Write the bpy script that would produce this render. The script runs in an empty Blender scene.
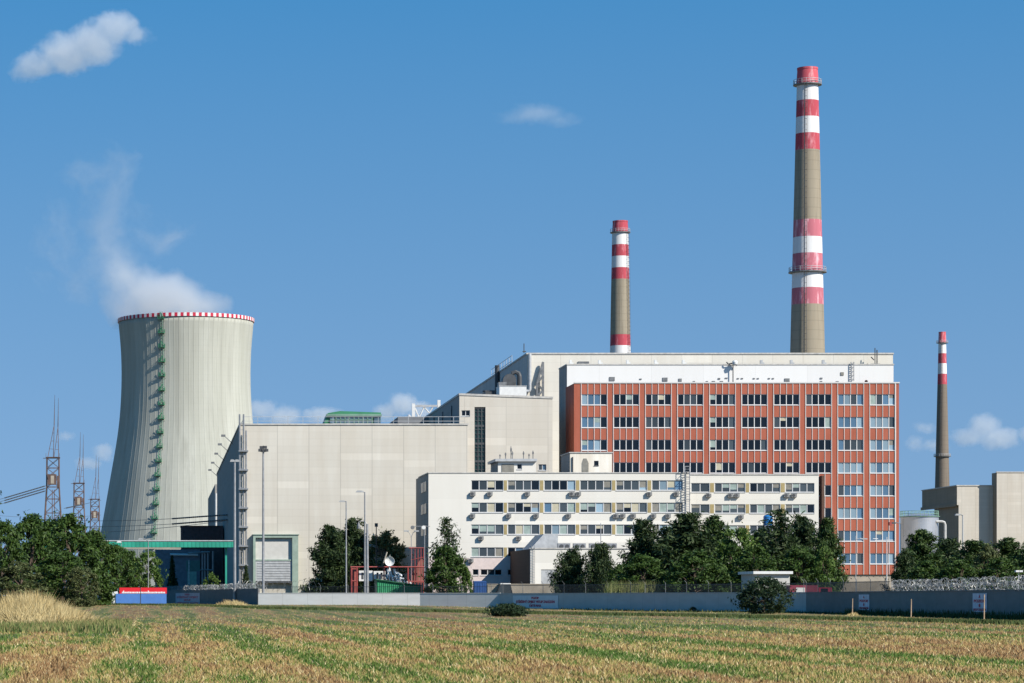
import bpy, math, random
import numpy as np
from mathutils import Vector, Matrix

R = math.radians
rng = np.random.default_rng(7)
random.seed(7)
SC = bpy.context.scene
COL = SC.collection
F = 2800.0          # focal length in pixels
PX0, PY0 = 160.0, 598.0   # where the optical axis meets the picture (shift lens)
EYE = 1.7

def wx(px, d): return (px - PX0) * d / F
def wz(py, d): return EYE + (PY0 - py) * d / F
def at(px, py, d): return Vector((wx(px, d), d, wz(py, d)))
def sstep(t):
    t = min(1.0, max(0.0, t)); return t*t*(3-2*t)
def ground(x, y):
    return 0.72 * sstep((y-210)/150.0) * sstep((62-x)/34.0) * (1 - 0.0*sstep((y-300)/200)) 

# ---------------------------------------------------------------- materials
def new_mat(name):
    m = bpy.data.materials.new(name); m.use_nodes = True
    nt = m.node_tree
    b = nt.nodes['Principled BSDF']
    return m, nt, b
def N(nt, t, **kw):
    n = nt.nodes.new(t)
    for k, v in kw.items():
        setattr(n, k, v)
    return n
def L(nt, a, b): nt.links.new(a, b)
def mathn(nt, op, a, b=None, clamp=False):
    n = N(nt, 'ShaderNodeMath', operation=op); n.use_clamp = clamp
    for i, v in enumerate((a, b)):
        if v is None: continue
        if isinstance(v, (int, float)): n.inputs[i].default_value = v
        else: L(nt, v, n.inputs[i])
    return n.outputs[0]
def mixc(nt, fac, a, b, mode='MIX'):
    n = N(nt, 'ShaderNodeMix', data_type='RGBA', blend_type=mode)
    for sock, v in ((n.inputs[0], fac), (n.inputs[6], a), (n.inputs[7], b)):
        if isinstance(v, (int, float)): sock.default_value = v
        elif isinstance(v, (tuple, list)): sock.default_value = (*v[:3], 1)
        else: L(nt, v, sock)
    return n.outputs[2]
def noise(nt, vec, scale, detail=4, rough=.55, dist=0):
    n = N(nt, 'ShaderNodeTexNoise'); n.inputs['Scale'].default_value = scale
    n.inputs['Detail'].default_value = detail; n.inputs['Roughness'].default_value = rough
    n.inputs['Distortion'].default_value = dist
    if vec is not None: L(nt, vec, n.inputs['Vector'])
    return n.outputs['Fac']
def ramp(nt, fac, stops):
    n = N(nt, 'ShaderNodeValToRGB'); e = n.color_ramp.elements
    while len(e) < len(stops): e.new(.5)
    for s, (p, c) in zip(e, stops):
        s.position = p; s.color = (*c[:3], 1)
    L(nt, fac, n.inputs[0]); return n.outputs[0]
def geo_pos(nt): return N(nt, 'ShaderNodeNewGeometry').outputs['Position']
def vscale(nt, v, s):
    n = N(nt, 'ShaderNodeVectorMath', operation='MULTIPLY'); L(nt, v, n.inputs[0]); n.inputs[1].default_value = s
    return n.outputs[0]

def plain(name, col, rough=.6, metal=0.0, var=.12, scale=1.5, spec=.4):
    """paint / metal with a little uneven wear"""
    m, nt, b = new_mat(name)
    p = geo_pos(nt)
    f = noise(nt, p, scale, 5)
    dark = tuple(c*(1-var*1.6) for c in col); light = tuple(min(1, c*(1+var)) for c in col)
    L(nt, ramp(nt, f, [(.3, dark), (.7, light)]), b.inputs['Base Color'])
    b.inputs['Roughness'].default_value = rough; b.inputs['Metallic'].default_value = metal
    b.inputs['Specular IOR Level'].default_value = spec
    return m

def panel(name, col, px_=5.66, x0=0.0, pz=1.2, lw=.09, strength=.3, stain=.16, axis='X', rough=.85, pz_strength=None, tint=None):
    """large concrete panels: joints on a real grid, patchy panels, rain streaks"""
    m, nt, b = new_mat(name)
    p = geo_pos(nt)
    sx = N(nt, 'ShaderNodeSeparateXYZ'); L(nt, p, sx.inputs[0])
    xs = sx.outputs[axis]; zs = sx.outputs['Z']
    # panel cell id
    cx = mathn(nt, 'FLOOR', mathn(nt, 'DIVIDE', mathn(nt, 'SUBTRACT', xs, x0), px_))
    cz = mathn(nt, 'FLOOR', mathn(nt, 'DIVIDE', zs, pz))
    cv = N(nt, 'ShaderNodeCombineXYZ'); L(nt, cx, cv.inputs[0]); L(nt, cz, cv.inputs[1])
    wn = N(nt, 'ShaderNodeTexWhiteNoise', noise_dimensions='3D'); L(nt, cv.outputs[0], wn.inputs[0])
    streak = noise(nt, vscale(nt, p, (.55, .55, .05)), 1.0, 6, .65)
    blot = noise(nt, p, .09, 4, .6)
    c0 = tuple(col)
    c = mixc(nt, mathn(nt, 'MULTIPLY', wn.outputs[0], .20), c0, tuple(v*.70 for v in c0))
    c = mixc(nt, mathn(nt, 'MULTIPLY', mathn(nt, 'GREATER_THAN', wn.outputs[0], .955), .5), c, tuple(min(.8, v*1.22) for v in c0))
    c = mixc(nt, mathn(nt, 'MULTIPLY', mathn(nt, 'SUBTRACT', streak, .38, True), stain*6.5, True), c, tuple(v*w for v, w in zip(c0, (.74, .68, .62))))
    c = mixc(nt, mathn(nt, 'MULTIPLY', mathn(nt, 'SUBTRACT', blot, .42, True), stain*6, True), c, tint or tuple(v*w for v, w in zip(c0, (.86, .82, .76))))
    jx = mathn(nt, 'LESS_THAN', mathn(nt, 'MULTIPLY', mathn(nt, 'FRACT', mathn(nt, 'DIVIDE', mathn(nt, 'SUBTRACT', xs, x0), px_)), px_), lw*1.5)
    jz = mathn(nt, 'LESS_THAN', mathn(nt, 'MULTIPLY', mathn(nt, 'FRACT', mathn(nt, 'DIVIDE', zs, pz)), pz), lw)
    j = mathn(nt, 'MAXIMUM', mathn(nt, 'MULTIPLY', jx, strength), mathn(nt, 'MULTIPLY', jz, pz_strength if pz_strength is not None else strength*.45))
    c = mixc(nt, j, c, tuple(v*.35 for v in c0))
    L(nt, c, b.inputs['Base Color'])
    b.inputs['Roughness'].default_value = rough; b.inputs['Specular IOR Level'].default_value = .25
    return m

def leafmat(name, cols, rough=.6, clump=.8):
    m, nt, b = new_mat(name)
    g = N(nt, 'ShaderNodeNewGeometry')
    oc = N(nt, 'ShaderNodeTexCoord').outputs['Object']
    f = noise(nt, oc, clump, 3, .5)
    f2 = mathn(nt, 'ADD', mathn(nt, 'MULTIPLY', f, .75), mathn(nt, 'MULTIPLY', g.outputs['Random Per Island'], .35))
    n = len(cols)
    c = ramp(nt, f2, [(.30 + .42*i/(n-1), cc) for i, cc in enumerate(cols)])
    L(nt, c, b.inputs['Base Color'])
    b.inputs['Roughness'].default_value = rough
    b.inputs['Specular IOR Level'].default_value = .25
    tr = N(nt, 'ShaderNodeBsdfTranslucent'); L(nt, c, tr.inputs[0])
    mx = N(nt, 'ShaderNodeMixShader'); mx.inputs[0].default_value = .22
    L(nt, b.outputs[0], mx.inputs[1]); L(nt, tr.outputs[0], mx.inputs[2])
    L(nt, mx.outputs[0], nt.nodes['Material Output'].inputs[0])
    return m

def glassmat(name, col, rough=.06, spec=.5):
    m, nt, b = new_mat(name)
    g = N(nt, 'ShaderNodeNewGeometry')
    c = mixc(nt, g.outputs['Random Per Island'], tuple(v*.5 for v in col), tuple(v*1.5 for v in col))
    L(nt, c, b.inputs['Base Color'])
    b.inputs['Roughness'].default_value = rough; b.inputs['Specular IOR Level'].default_value = .3
    return m

M = {}
M['cream'] = panel('cream_concrete', (0.5195, 0.4901, 0.4318), 5.434, wx(277, 482)-5.434*4, 1.21, .09, .36, .18, pz_strength=.10)
M['cream_b'] = panel('cream_concrete_upper', (0.5022, 0.4681, 0.4091), 7.3, 2.0, 1.35, .09, .22, .15)
M['cream_c'] = panel('pale_concrete_hall', (0.5887, 0.5608, 0.5), 5.9, 1.2, 1.9, .10, .25, .13)
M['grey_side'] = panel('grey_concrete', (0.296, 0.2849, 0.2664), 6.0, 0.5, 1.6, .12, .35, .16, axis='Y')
M['white_wall'] = panel('white_render', (0.6065, 0.5848, 0.5343), 30.0, -3.0, 3.54, .06, .14, .07, pz_strength=.10, rough=.8)
M['white_attic'] = panel('white_sheet', (0.6209, 0.6137, 0.5993), 9.3, 4.0, 30.0, .06, .16, .05, pz_strength=0, rough=.7)
M['pink_wall'] = plain('pale_pink_render', (0.5624, 0.4788, 0.456), .85, var=.06)
M['brick_brown'] = panel('brown_cladding', (.10, .06, .045), .9, 0, .6, .06, .5, .2, axis='Y')
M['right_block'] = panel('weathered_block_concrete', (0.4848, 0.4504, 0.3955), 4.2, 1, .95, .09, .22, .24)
M['right_block_side'] = panel('weathered_shaded_side', (0.2516, 0.2146, 0.1665), 4.2, 1, .95, .1, .3, .22, axis='Y')  # darker copy of the block concrete, the side's shade put into the colour
M['concrete'] = plain('bare_concrete', (0.2664, 0.2442, 0.2072), .9, var=.18, scale=.4)
M['dark_concrete'] = plain('dark_grey_concrete', (.15, .155, .165), .9, var=.14, scale=.5)
M['base_beige'] = plain('beige_plinth', (0.3108, 0.2738, 0.222), .9, var=.15, scale=.5)
M['roof'] = plain('roof_felt', (.18, .17, .16), .95)
M['coping'] = plain('coping_metal', (.40, .385, .36), .6, var=.15)
M['white_metal'] = plain('white_painted_metal', (0.5928, 0.5928, 0.5776), .5, var=.06)
M['grey_metal'] = plain('grey_painted_metal', (.36, .37, .38), .5, var=.12)
M['galv'] = plain('galvanised_steel', (.27, .275, .285), .45, .35, var=.15)
M['dark_metal'] = plain('dark_metal', (.055, .058, .062), .55, var=.2)
M['duct'] = plain('grey_duct_metal', (.14, .145, .15), .5, var=.25)
M['ac_grey'] = plain('grey_condenser_case', (.20, .20, .195), .6)
M['lamp_head'] = plain('lamp_head_plastic', (0.32, 0.328, 0.336), .5)
M['green_paint'] = plain('green_painted_steel', (0.036, 0.188, 0.092), .55, var=.2, scale=.4)
M['green_pale'] = plain('pale_green_steel', (.15, .255, .195), .6, var=.18, scale=.4)
M['green_bridge'] = plain('teal_green_cladding', (.02, .26, .18), .55, var=.15, scale=.3)
M['green_shed'] = plain('bright_green_sheet', (.02, .19, .085), .5, var=.12)
M['red_steel'] = plain('red_painted_steel', (.27, .05, .045), .55, var=.2)
M['rust_steel'] = plain('rusty_lattice_steel', (0.1045, 0.0666, 0.0561), .8, var=.3, scale=.7)
M['blue_paint'] = plain('blue_painted_steel', (.02, .07, .22), .5)
M['blue_banner'] = plain('blue_banner_sheet', (0.06, 0.16, 0.416), .55, var=.06)
M['red_banner'] = plain('red_banner_sheet', (0.576, 0.0096, 0.02), .55, var=.05)
M['white_paint'] = plain('white_lettering', (0.646, 0.646, 0.646), .6, var=.03)
M['red_letter'] = plain('red_lettering', (.42, .01, .05), .6, var=.05)
M['sign_white'] = plain('sign_white_sheet', (0.608, 0.608, 0.6232), .6, var=.04)
M['ochre'] = plain('ochre_panel', (.30, .235, .105), .7, var=.1)
M['wood'] = plain('weathered_wood', (.42, .30, .20), .85, var=.2, scale=4)
M['bark'] = plain('bark', (.11, .08, .06), .95, var=.3, scale=5)
M['white_frame'] = plain('white_window_frame', (.50, .485, .47), .5, var=.03)
M['grey_frame'] = plain('grey_window_frame', (0.456, 0.456, 0.456), .5, var=.05)
M['glass_dark'] = glassmat('dark_window_glass', (.004, .006, .010))
M['glass_mid'] = glassmat('grey_window_glass', (.04, .05, .058))
M['glass_sky_blue'] = glassmat('sky_tinted_glass', (.07, .13, .20))  # base colour lightened to blue to stand in for reflected sky
M['glass_sky_pale'] = glassmat('pale_sky_tinted_glass', (.18, .25, .30))  # paler step of the sky reflection put into the pane colour
M['blind'] = plain('cream_blind', (0.4, 0.368, 0.272), .8, var=.08)
M['curtain_grey'] = plain('grey_blind', (0.192, 0.184, 0.16), .8, var=.15)
M['curtain_green'] = plain('pale_green_curtain', (0.24, 0.304, 0.28), .8, var=.12)
M['green_glass'] = glassmat('dark_green_glass', (.018, .04, .035))
M['greenhouse_glass'] = glassmat('roof_light_glass', (.06, .10, .13))
M['tyre'] = plain('tyre_rubber', (.02, .02, .02), .9)
M['car_red'] = plain('red_van_paint', (.34, .03, .06), .3, var=.03)
M['car_dark'] = plain('dark_car_paint', (.03, .032, .036), .3, var=.03)
M['tank'] = plain('tank_aluminium', (0.4, 0.408, 0.432), .38, .55, var=.1, scale=.3)
M['razor'] = plain('razor_wire_steel', (.22, .225, .225), .42, .3, var=.15)

def red_cladding():
    m, nt, b = new_mat('red_brick_cladding')
    p = geo_pos(nt)
    f = noise(nt, vscale(nt, p, (.6, .6, .16)), 1.0, 5, .6)
    f2 = noise(nt, p, 3.0, 3)
    c = ramp(nt, f, [(.3, (.275, .076, .044)), (.55, (.335, .098, .060)), (.75, (.375, .118, .075))])
    c = mixc(nt, mathn(nt, 'MULTIPLY', f2, .3), c, (.26, .07, .04))
    L(nt, c, b.inputs['Base Color']); b.inputs['Roughness'].default_value = .8
    b.inputs['Specular IOR Level'].default_value = .25
    return m
M['red_clad'] = red_cladding()

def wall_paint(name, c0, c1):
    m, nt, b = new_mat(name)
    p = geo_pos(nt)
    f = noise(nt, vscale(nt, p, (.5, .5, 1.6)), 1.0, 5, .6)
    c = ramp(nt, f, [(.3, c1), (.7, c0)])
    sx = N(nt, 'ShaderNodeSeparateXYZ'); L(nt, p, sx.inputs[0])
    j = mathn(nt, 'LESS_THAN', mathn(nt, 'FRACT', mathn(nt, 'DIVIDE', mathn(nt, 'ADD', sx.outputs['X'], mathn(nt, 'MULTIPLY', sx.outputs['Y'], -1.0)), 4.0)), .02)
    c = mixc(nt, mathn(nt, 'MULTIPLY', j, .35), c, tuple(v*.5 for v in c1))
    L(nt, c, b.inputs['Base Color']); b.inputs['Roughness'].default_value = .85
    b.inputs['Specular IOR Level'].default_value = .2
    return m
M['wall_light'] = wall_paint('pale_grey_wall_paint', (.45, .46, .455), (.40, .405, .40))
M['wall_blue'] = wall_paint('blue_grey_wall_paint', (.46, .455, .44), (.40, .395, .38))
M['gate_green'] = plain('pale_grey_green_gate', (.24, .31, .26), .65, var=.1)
M['wall_shade'] = wall_paint('shaded_grey_wall_paint', (.20, .205, .20), (.165, .17, .165))  # darker copy for the right wall, its deeper shade put into the colour
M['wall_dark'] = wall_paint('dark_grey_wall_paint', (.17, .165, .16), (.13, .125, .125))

def tower_mat():
    m, nt, b = new_mat('tower_concrete')
    p = geo_pos(nt)
    f = noise(nt, vscale(nt, p, (.13, .13, .012)), 1.0, 6, .62)
    f2 = noise(nt, vscale(nt, p, (.05, .05, .05)), 1.0, 5, .6)
    sx = N(nt, 'ShaderNodeSeparateXYZ'); L(nt, p, sx.inputs[0])
    j = mathn(nt, 'LESS_THAN', mathn(nt, 'FRACT', mathn(nt, 'DIVIDE', sx.outputs['Z'], 2.6)), .12)
    c = ramp(nt, f, [(.3, (.315, .317, .275)), (.6, (.385, .388, .345)), (.8, (.42, .422, .38))])
    c = mixc(nt, mathn(nt, 'MULTIPLY', f2, .3), c, (.29, .29, .24))
    c = mixc(nt, mathn(nt, 'MULTIPLY', j, .06), c, (.2, .2, .17))
    # damp staining running down from the rim
    top = mathn(nt, 'MULTIPLY', mathn(nt, 'SUBTRACT', sx.outputs['Z'], 122.0, True), .1, True)
    st = noise(nt, vscale(nt, p, (.30, .30, .006)), 1.0, 7, .65)
    c = mixc(nt, mathn(nt, 'MULTIPLY', mathn(nt, 'SUBTRACT', st, .47, True), 3.2, True), c, (.27, .27, .235))
    c = mixc(nt, mathn(nt, 'MULTIPLY', top, .6), c, (.24, .235, .19))
    L(nt, c, b.inputs['Base Color']); b.inputs['Roughness'].default_value = .9
    b.inputs['Specular IOR Level'].default_value = .2
    return m
M['tower'] = tower_mat()

def worn_paint(name, col, under, amt, rings=False):
    m, nt, b = new_mat(name)
    p = geo_pos(nt)
    f = noise(nt, vscale(nt, p, (.75, .75, .14)), 1.0, 8, .68)
    f2 = noise(nt, vscale(nt, p, (1.2, 1.2, .08)), 1.0, 5, .6)
    w = mathn(nt, 'MULTIPLY', mathn(nt, 'SUBTRACT', f, .52, True), 7.0*amt, True)
    c = mixc(nt, w, col, under)
    c = mixc(nt, mathn(nt, 'MULTIPLY', mathn(nt, 'SUBTRACT', f2, .45, True), 1.6, True), c, tuple(v*.72 for v in col))
    if rings:
        sz = N(nt, 'ShaderNodeSeparateXYZ'); L(nt, p, sz.inputs[0])
        rg = mathn(nt, 'LESS_THAN', mathn(nt, 'FRACT', mathn(nt, 'DIVIDE', sz.outputs['Z'], 2.5)), .09)
        c = mixc(nt, mathn(nt, 'MULTIPLY', rg, .22), c, tuple(v*.4 for v in col))
        f3 = noise(nt, vscale(nt, p, (.9, .9, .025)), 1.0, 6, .65)
        c = mixc(nt, mathn(nt, 'MULTIPLY', mathn(nt, 'SUBTRACT', f3, .50, True), 3.5, True), c, tuple(v*.5 for v in col))
    L(nt, c, b.inputs['Base Color']); b.inputs['Roughness'].default_value = .8
    b.inputs['Specular IOR Level'].default_value = .25
    return m
M['ch_red'] = worn_paint('worn_red_band', (.37, .055, .075), (.62, .30, .33), .8)
M['ch_pink'] = worn_paint('faded_red_band', (0.4, 0.12, 0.152), (.66, .40, .44), 1.0)
M['ch_white'] = worn_paint('white_band', (0.608, 0.6004, 0.6004), (.66, .64, .62), .5)
M['ch_conc'] = worn_paint('chimney_concrete', (.255, .22, .165), (.26, .215, .155), .7, True)
M['ch_conc_dark'] = worn_paint('dark_chimney_concrete', (0.16, 0.132, 0.104), (.15, .13, .105), .7, True)

M['leaf_broad'] = leafmat('broad_leaf', [(.012, .028, .006), (.036, .072, .012), (.062, .105, .018)])
M['leaf_light'] = leafmat('light_leaf', [(.025, .055, .010), (.06, .115, .02), (.115, .17, .035)])
M['leaf_olive'] = leafmat('olive_leaf', [(.03, .042, .014), (.07, .088, .03), (.12, .135, .05)])
M['needle'] = leafmat('pine_needle', [(.007, .018, .006), (.020, .040, .012), (.050, .075, .022)])
M['needle_green'] = leafmat('green_needle', [(.010, .026, .006), (.028, .058, .012), (.065, .10, .022)])
M['bush'] = leafmat('dark_bush_leaf', [(.008, .02, .008), (.018, .036, .013), (.036, .06, .022)])

# ---------------------------------------------------------------- mesh helpers
class MB:
    def __init__(s): s.v = []; s.f = []; s.m = []
    def quad(s, a, b, c, d, mi=0):
        n = len(s.v); s.v += [tuple(a), tuple(b), tuple(c), tuple(d)]; s.f.append((n, n+1, n+2, n+3)); s.m.append(mi)
    def box(s, x0, y0, z0, x1, y1, z1, mi=0):
        x0, x1 = min(x0, x1), max(x0, x1); y0, y1 = min(y0, y1), max(y0, y1); z0, z1 = min(z0, z1), max(z0, z1)
        n = len(s.v)
        s.v += [(x0,y0,z0),(x1,y0,z0),(x1,y1,z0),(x0,y1,z0),(x0,y0,z1),(x1,y0,z1),(x1,y1,z1),(x0,y1,z1)]
        for q in ((0,3,2,1),(4,5,6,7),(0,1,5,4),(1,2,6,5),(2,3,7,6),(3,0,4,7)):
            s.f.append(tuple(n+i for i in q)); s.m.append(mi)
    def prism(s, poly, y0, y1, mi=0):
        """poly: (x,z) outline, extruded from y0 to y1"""
        n = len(s.v); k = len(poly)
        s.v += [(x, y0, z) for x, z in poly] + [(x, y1, z) for x, z in poly]
        s.f.append(tuple(range(n, n+k))); s.m.append(mi)
        s.f.append(tuple(range(n+2*k-1, n+k-1, -1))); s.m.append(mi)
        for i in range(k):
            j = (i+1) % k
            s.f.append((n+i, n+k+i, n+k+j, n+j)); s.m.append(mi)
    def tube(s, p, q, r, r2=None, n=6, mi=0, cap=True):
        p = Vector(p); q = Vector(q); r2 = r if r2 is None else r2
        d = (q-p).normalized()
        u = d.orthogonal().normalized(); w = d.cross(u)
        b = len(s.v)
        for (c, rr) in ((p, r), (q, r2)):
            for i in range(n):
                a = 2*math.pi*i/n
                s.v.append(tuple(c + (u*math.cos(a) + w*math.sin(a))*rr))
        for i in range(n):
            j = (i+1) % n
            s.f.append((b+i, b+j, b+n+j, b+n+i)); s.m.append(mi)
        if cap:
            s.f.append(tuple(b+n-1-i for i in range(n))); s.m.append(mi)
            s.f.append(tuple(b+n+i for i in range(n))); s.m.append(mi)
    def path(s, pts, r, n=6, mi=0):
        pts = [Vector(p) for p in pts]
        b = len(s.v); k = len(pts)
        ref = None
        for i, p in enumerate(pts):
            d = (pts[min(i+1, k-1)] - pts[max(i-1, 0)]).normalized()
            if ref is None: ref = d.orthogonal().normalized()
            u = (ref - d*ref.dot(d)).normalized(); ref = u; w = d.cross(u)
            for j in range(n):
                a = 2*math.pi*j/n
                s.v.append(tuple(p + (u*math.cos(a)+w*math.sin(a))*r))
        for i in range(k-1):
            for j in range(n):
                jj = (j+1) % n
                s.f.append((b+i*n+j, b+i*n+jj, b+(i+1)*n+jj, b+(i+1)*n+j)); s.m.append(mi)
        s.f.append(tuple(b+n-1-i for i in range(n))); s.m.append(mi)
        s.f.append(tuple(b+(k-1)*n+i for i in range(n))); s.m.append(mi)
    def lathe(s, prof, c, seg=32, mi=0, mats=None, a0=0, a1=2*math.pi, cap=False):
        """prof: (r,z) list; mats: material of each ring"""
        b = len(s.v); full = abs(a1-a0-2*math.pi) < 1e-6
        ns = seg if full else seg+1
        for r, z in prof:
            for i in range(ns):
                a = a0 + (a1-a0)*i/seg
                s.v.append((c[0]+r*math.cos(a), c[1]+r*math.sin(a), z))
        for k in range(len(prof)-1):
            for i in range(seg):
                j = (i+1) % ns
                s.f.append((b+k*ns+i, b+k*ns+j, b+(k+1)*ns+j, b+(k+1)*ns+i))
                s.m.append(mats[k] if mats else mi)
        if cap and full:
            s.f.append(tuple(b+(len(prof)-1)*ns+i for i in range(ns))); s.m.append(mats[-1] if mats else mi)
    def facade(s, x0, x1, z0, z1, y, holes, depth=.25, mi=0):
        xs = sorted({x0, x1, *[h[0] for h in holes], *[h[1] for h in holes]})
        zs = sorted({z0, z1, *[h[2] for h in holes], *[h[3] for h in holes]})
        for i in range(len(xs)-1):
            for k in range(len(zs)-1):
                cx, cz = (xs[i]+xs[i+1])/2, (zs[k]+zs[k+1])/2
                if any(h[0] < cx < h[1] and h[2] < cz < h[3] for h in holes): continue
                s.quad((xs[i], y, zs[k]), (xs[i+1], y, zs[k]), (xs[i+1], y, zs[k+1]), (xs[i], y, zs[k+1]), mi)
        for a, b, c, d in holes:
            s.quad((a, y, c), (a, y+depth, c), (b, y+depth, c), (b, y, c), mi)
            s.quad((a, y, d), (b, y, d), (b, y+depth, d), (a, y+depth, d), mi)
            s.quad((a, y, c), (a, y, d), (a, y+depth, d), (a, y+depth, c), mi)
            s.quad((b, y, c), (b, y+depth, c), (b, y+depth, d), (b, y, d), mi)
    def shell(s, x0, x1, y0, y1, z0, z1, mi=0, mside=None, mtop=None, front=False):
        """a building block: left, right, back, top (front optional)"""
        ms = mi if mside is None else mside; mt = mi if mtop is None else mtop
        s.quad((x0,y1,z0),(x0,y0,z0),(x0,y0,z1),(x0,y1,z1), ms)
        s.quad((x1,y0,z0),(x1,y1,z0),(x1,y1,z1),(x1,y0,z1), ms)
        s.quad((x1,y1,z0),(x0,y1,z0),(x0,y1,z1),(x1,y1,z1), mi)
        s.quad((x0,y0,z1),(x1,y0,z1),(x1,y1,z1),(x0,y1,z1), mt)
        if front: s.quad((x0,y0,z0),(x1,y0,z0),(x1,y0,z1),(x0,y0,z1), mi)
    def build(s, name, mats, parent=None, smooth=False):
        if not isinstance(mats, (list, tuple)): mats = [mats]
        me = bpy.data.meshes.new(name)
        off = root_loc(parent)
        v = [(a-off[0], b-off[1], c-off[2]) for a, b, c in s.v]
        me.from_pydata(v, [], s.f)
        for m in mats: me.materials.append(m)
        if len(mats) > 1: me.polygons.foreach_set('material_index', s.m)
        if smooth: me.polygons.foreach_set('use_smooth', [True]*len(s.f))
        me.update()
        return link(name, me, parent)
def link(name, data, parent=None):
    o = bpy.data.objects.new(name, data); COL.objects.link(o)
    if parent is not None: o.parent = parent
    return o
def root_loc(p):
    v = Vector((0, 0, 0))
    while p is not None:
        v += p.location; p = p.parent
    return v
def tag(o, label, cat, group=None, kind=None):
    o['label'] = label; o['category'] = cat
    if group: o['group'] = group
    if kind: o['kind'] = kind
    return o
def thing(name, label, cat, loc, group=None):
    o = bpy.data.objects.new(name, None); COL.objects.link(o)
    o.location = loc; o.empty_display_size = .5
    return tag(o, label, cat, group)
def copy_tree(o, parent=None):
    c = o.copy(); COL.objects.link(c); c.parent = parent
    for ch in list(o.children): copy_tree(ch, c)
    return c
def quads_mesh(name, V, mat, smooth=False):
    n = len(V)
    me = bpy.data.meshes.new(name)
    me.vertices.add(n*4); me.vertices.foreach_set('co', np.ascontiguousarray(V, dtype=np.float32).reshape(-1))
    me.loops.add(n*4); me.loops.foreach_set('vertex_index', np.arange(n*4, dtype=np.int32))
    me.polygons.add(n); me.polygons.foreach_set('loop_start', np.arange(0, n*4, 4, dtype=np.int32))
    me.polygons.foreach_set('loop_total', np.full(n, 4, dtype=np.int32))
    me.materials.append(mat); me.update(calc_edges=True); me.validate()
    return me
def tris_mesh(name, V, mat):
    n = len(V)
    me = bpy.data.meshes.new(name)
    me.vertices.add(n*3); me.vertices.foreach_set('co', np.ascontiguousarray(V, dtype=np.float32).reshape(-1))
    me.loops.add(n*3); me.loops.foreach_set('vertex_index', np.arange(n*3, dtype=np.int32))
    me.polygons.add(n); me.polygons.foreach_set('loop_start', np.arange(0, n*3, 3, dtype=np.int32))
    me.polygons.foreach_set('loop_total', np.full(n, 3, dtype=np.int32))
    me.materials.append(mat); me.update(calc_edges=True)
    return me
def text_mesh(name, body, size, mat, parent, loc, yaw, width=None):
    cu = bpy.data.curves.new('lettering', 'FONT'); cu.body = body; cu.size = size
    cu.align_x = 'CENTER'; cu.align_y = 'CENTER'; cu.extrude = .004; cu.offset = size*.055
    o = bpy.data.objects.new('tmp', cu); COL.objects.link(o)
    dg = bpy.context.evaluated_depsgraph_get()
    me = bpy.data.meshes.new_from_object(o.evaluated_get(dg))
    bpy.data.objects.remove(o)
    me.materials.clear(); me.materials.append(mat)
    t = link(name, me, parent)
    t.location = Vector(loc) - root_loc(parent)
    t.rotation_euler = (R(90), 0, yaw)
    if width:
        xs = [v.co.x for v in me.vertices]; w = max(xs)-min(xs)
        t.scale = (width/w, 1, 1)
    return t
EXPOSURE = 0.6
SKY_K, SKY_O, SKY_S, SKY_SK, SKY_STR = .6, .46, .93, 1.75, .131
# ---------------------------------------------------------------- camera, sky, sun
cam = bpy.data.cameras.new('camera'); co = bpy.data.objects.new('camera', cam); COL.objects.link(co)
cam.sensor_fit = 'HORIZONTAL'; cam.sensor_width = 36; cam.lens = F/1024*36
cam.shift_x = (512-PX0)/1024; cam.shift_y = (PY0-341.5)/1024
cam.clip_end = 60000; cam.clip_start = .5
co.location = (0, 0, EYE); co.rotation_euler = (R(90), 0, 0)
SC.camera = co

SUN_AZ, SUN_EL = R(132), R(37)       # clockwise from +Y
sv = Vector((math.sin(SUN_AZ)*math.cos(SUN_EL), math.cos(SUN_AZ)*math.cos(SUN_EL), math.sin(SUN_EL)))
w = bpy.data.worlds.new('World'); SC.world = w; w.use_nodes = True
nt = w.node_tree
sky = nt.nodes.new('ShaderNodeTexSky'); sky.sky_type = 'NISHITA'; sky.sun_disc = False
sky.sun_elevation = SUN_EL; sky.sun_rotation = SUN_AZ
sky.air_density = 1.0; sky.dust_density = 0.2; sky.ozone_density = 2.0; sky.altitude = 380
# the air is clearer than the texture's horizon: look a little higher into the same sky
tcw = N(nt, 'ShaderNodeTexCoord'); sxw = N(nt, 'ShaderNodeSeparateXYZ'); L(nt, tcw.outputs['Generated'], sxw.inputs[0])
cbw = N(nt, 'ShaderNodeCombineXYZ'); L(nt, sxw.outputs['X'], cbw.inputs[0]); L(nt, sxw.outputs['Y'], cbw.inputs[1])
L(nt, mathn(nt, 'ADD', mathn(nt, 'MULTIPLY', sxw.outputs['Z'], SKY_K), SKY_O), cbw.inputs[2])
nmw = N(nt, 'ShaderNodeVectorMath', operation='NORMALIZE'); L(nt, cbw.outputs[0], nmw.inputs[0]); L(nt, nmw.outputs[0], sky.inputs['Vector'])
hs = N(nt, 'ShaderNodeHueSaturation'); hs.inputs['Hue'].default_value = .488; L(nt, mathn(nt, 'ADD', mathn(nt, 'MULTIPLY', mathn(nt, 'MINIMUM', mathn(nt, 'MAXIMUM', sxw.outputs['Z'], 0.0), .3), SKY_SK), SKY_S), hs.inputs['Saturation']); L(nt, sky.outputs[0], hs.inputs['Color'])
bg = nt.nodes['Background']; bg.inputs['Strength'].default_value = SKY_STR
nt.links.new(hs.outputs[0], bg.inputs[0])
sl = bpy.data.lights.new('sun', 'SUN'); sl.energy = 5.0; sl.angle = R(.53); sl.color = (1, .94, .84)
so = bpy.data.objects.new('sun', sl); COL.objects.link(so)
so.rotation_euler = sv.to_track_quat('Z', 'Y').to_euler()
SC.view_settings.view_transform = 'Standard'; SC.view_settings.look = 'None'
SC.view_settings.exposure = EXPOSURE; SC.view_settings.gamma = 1
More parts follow.
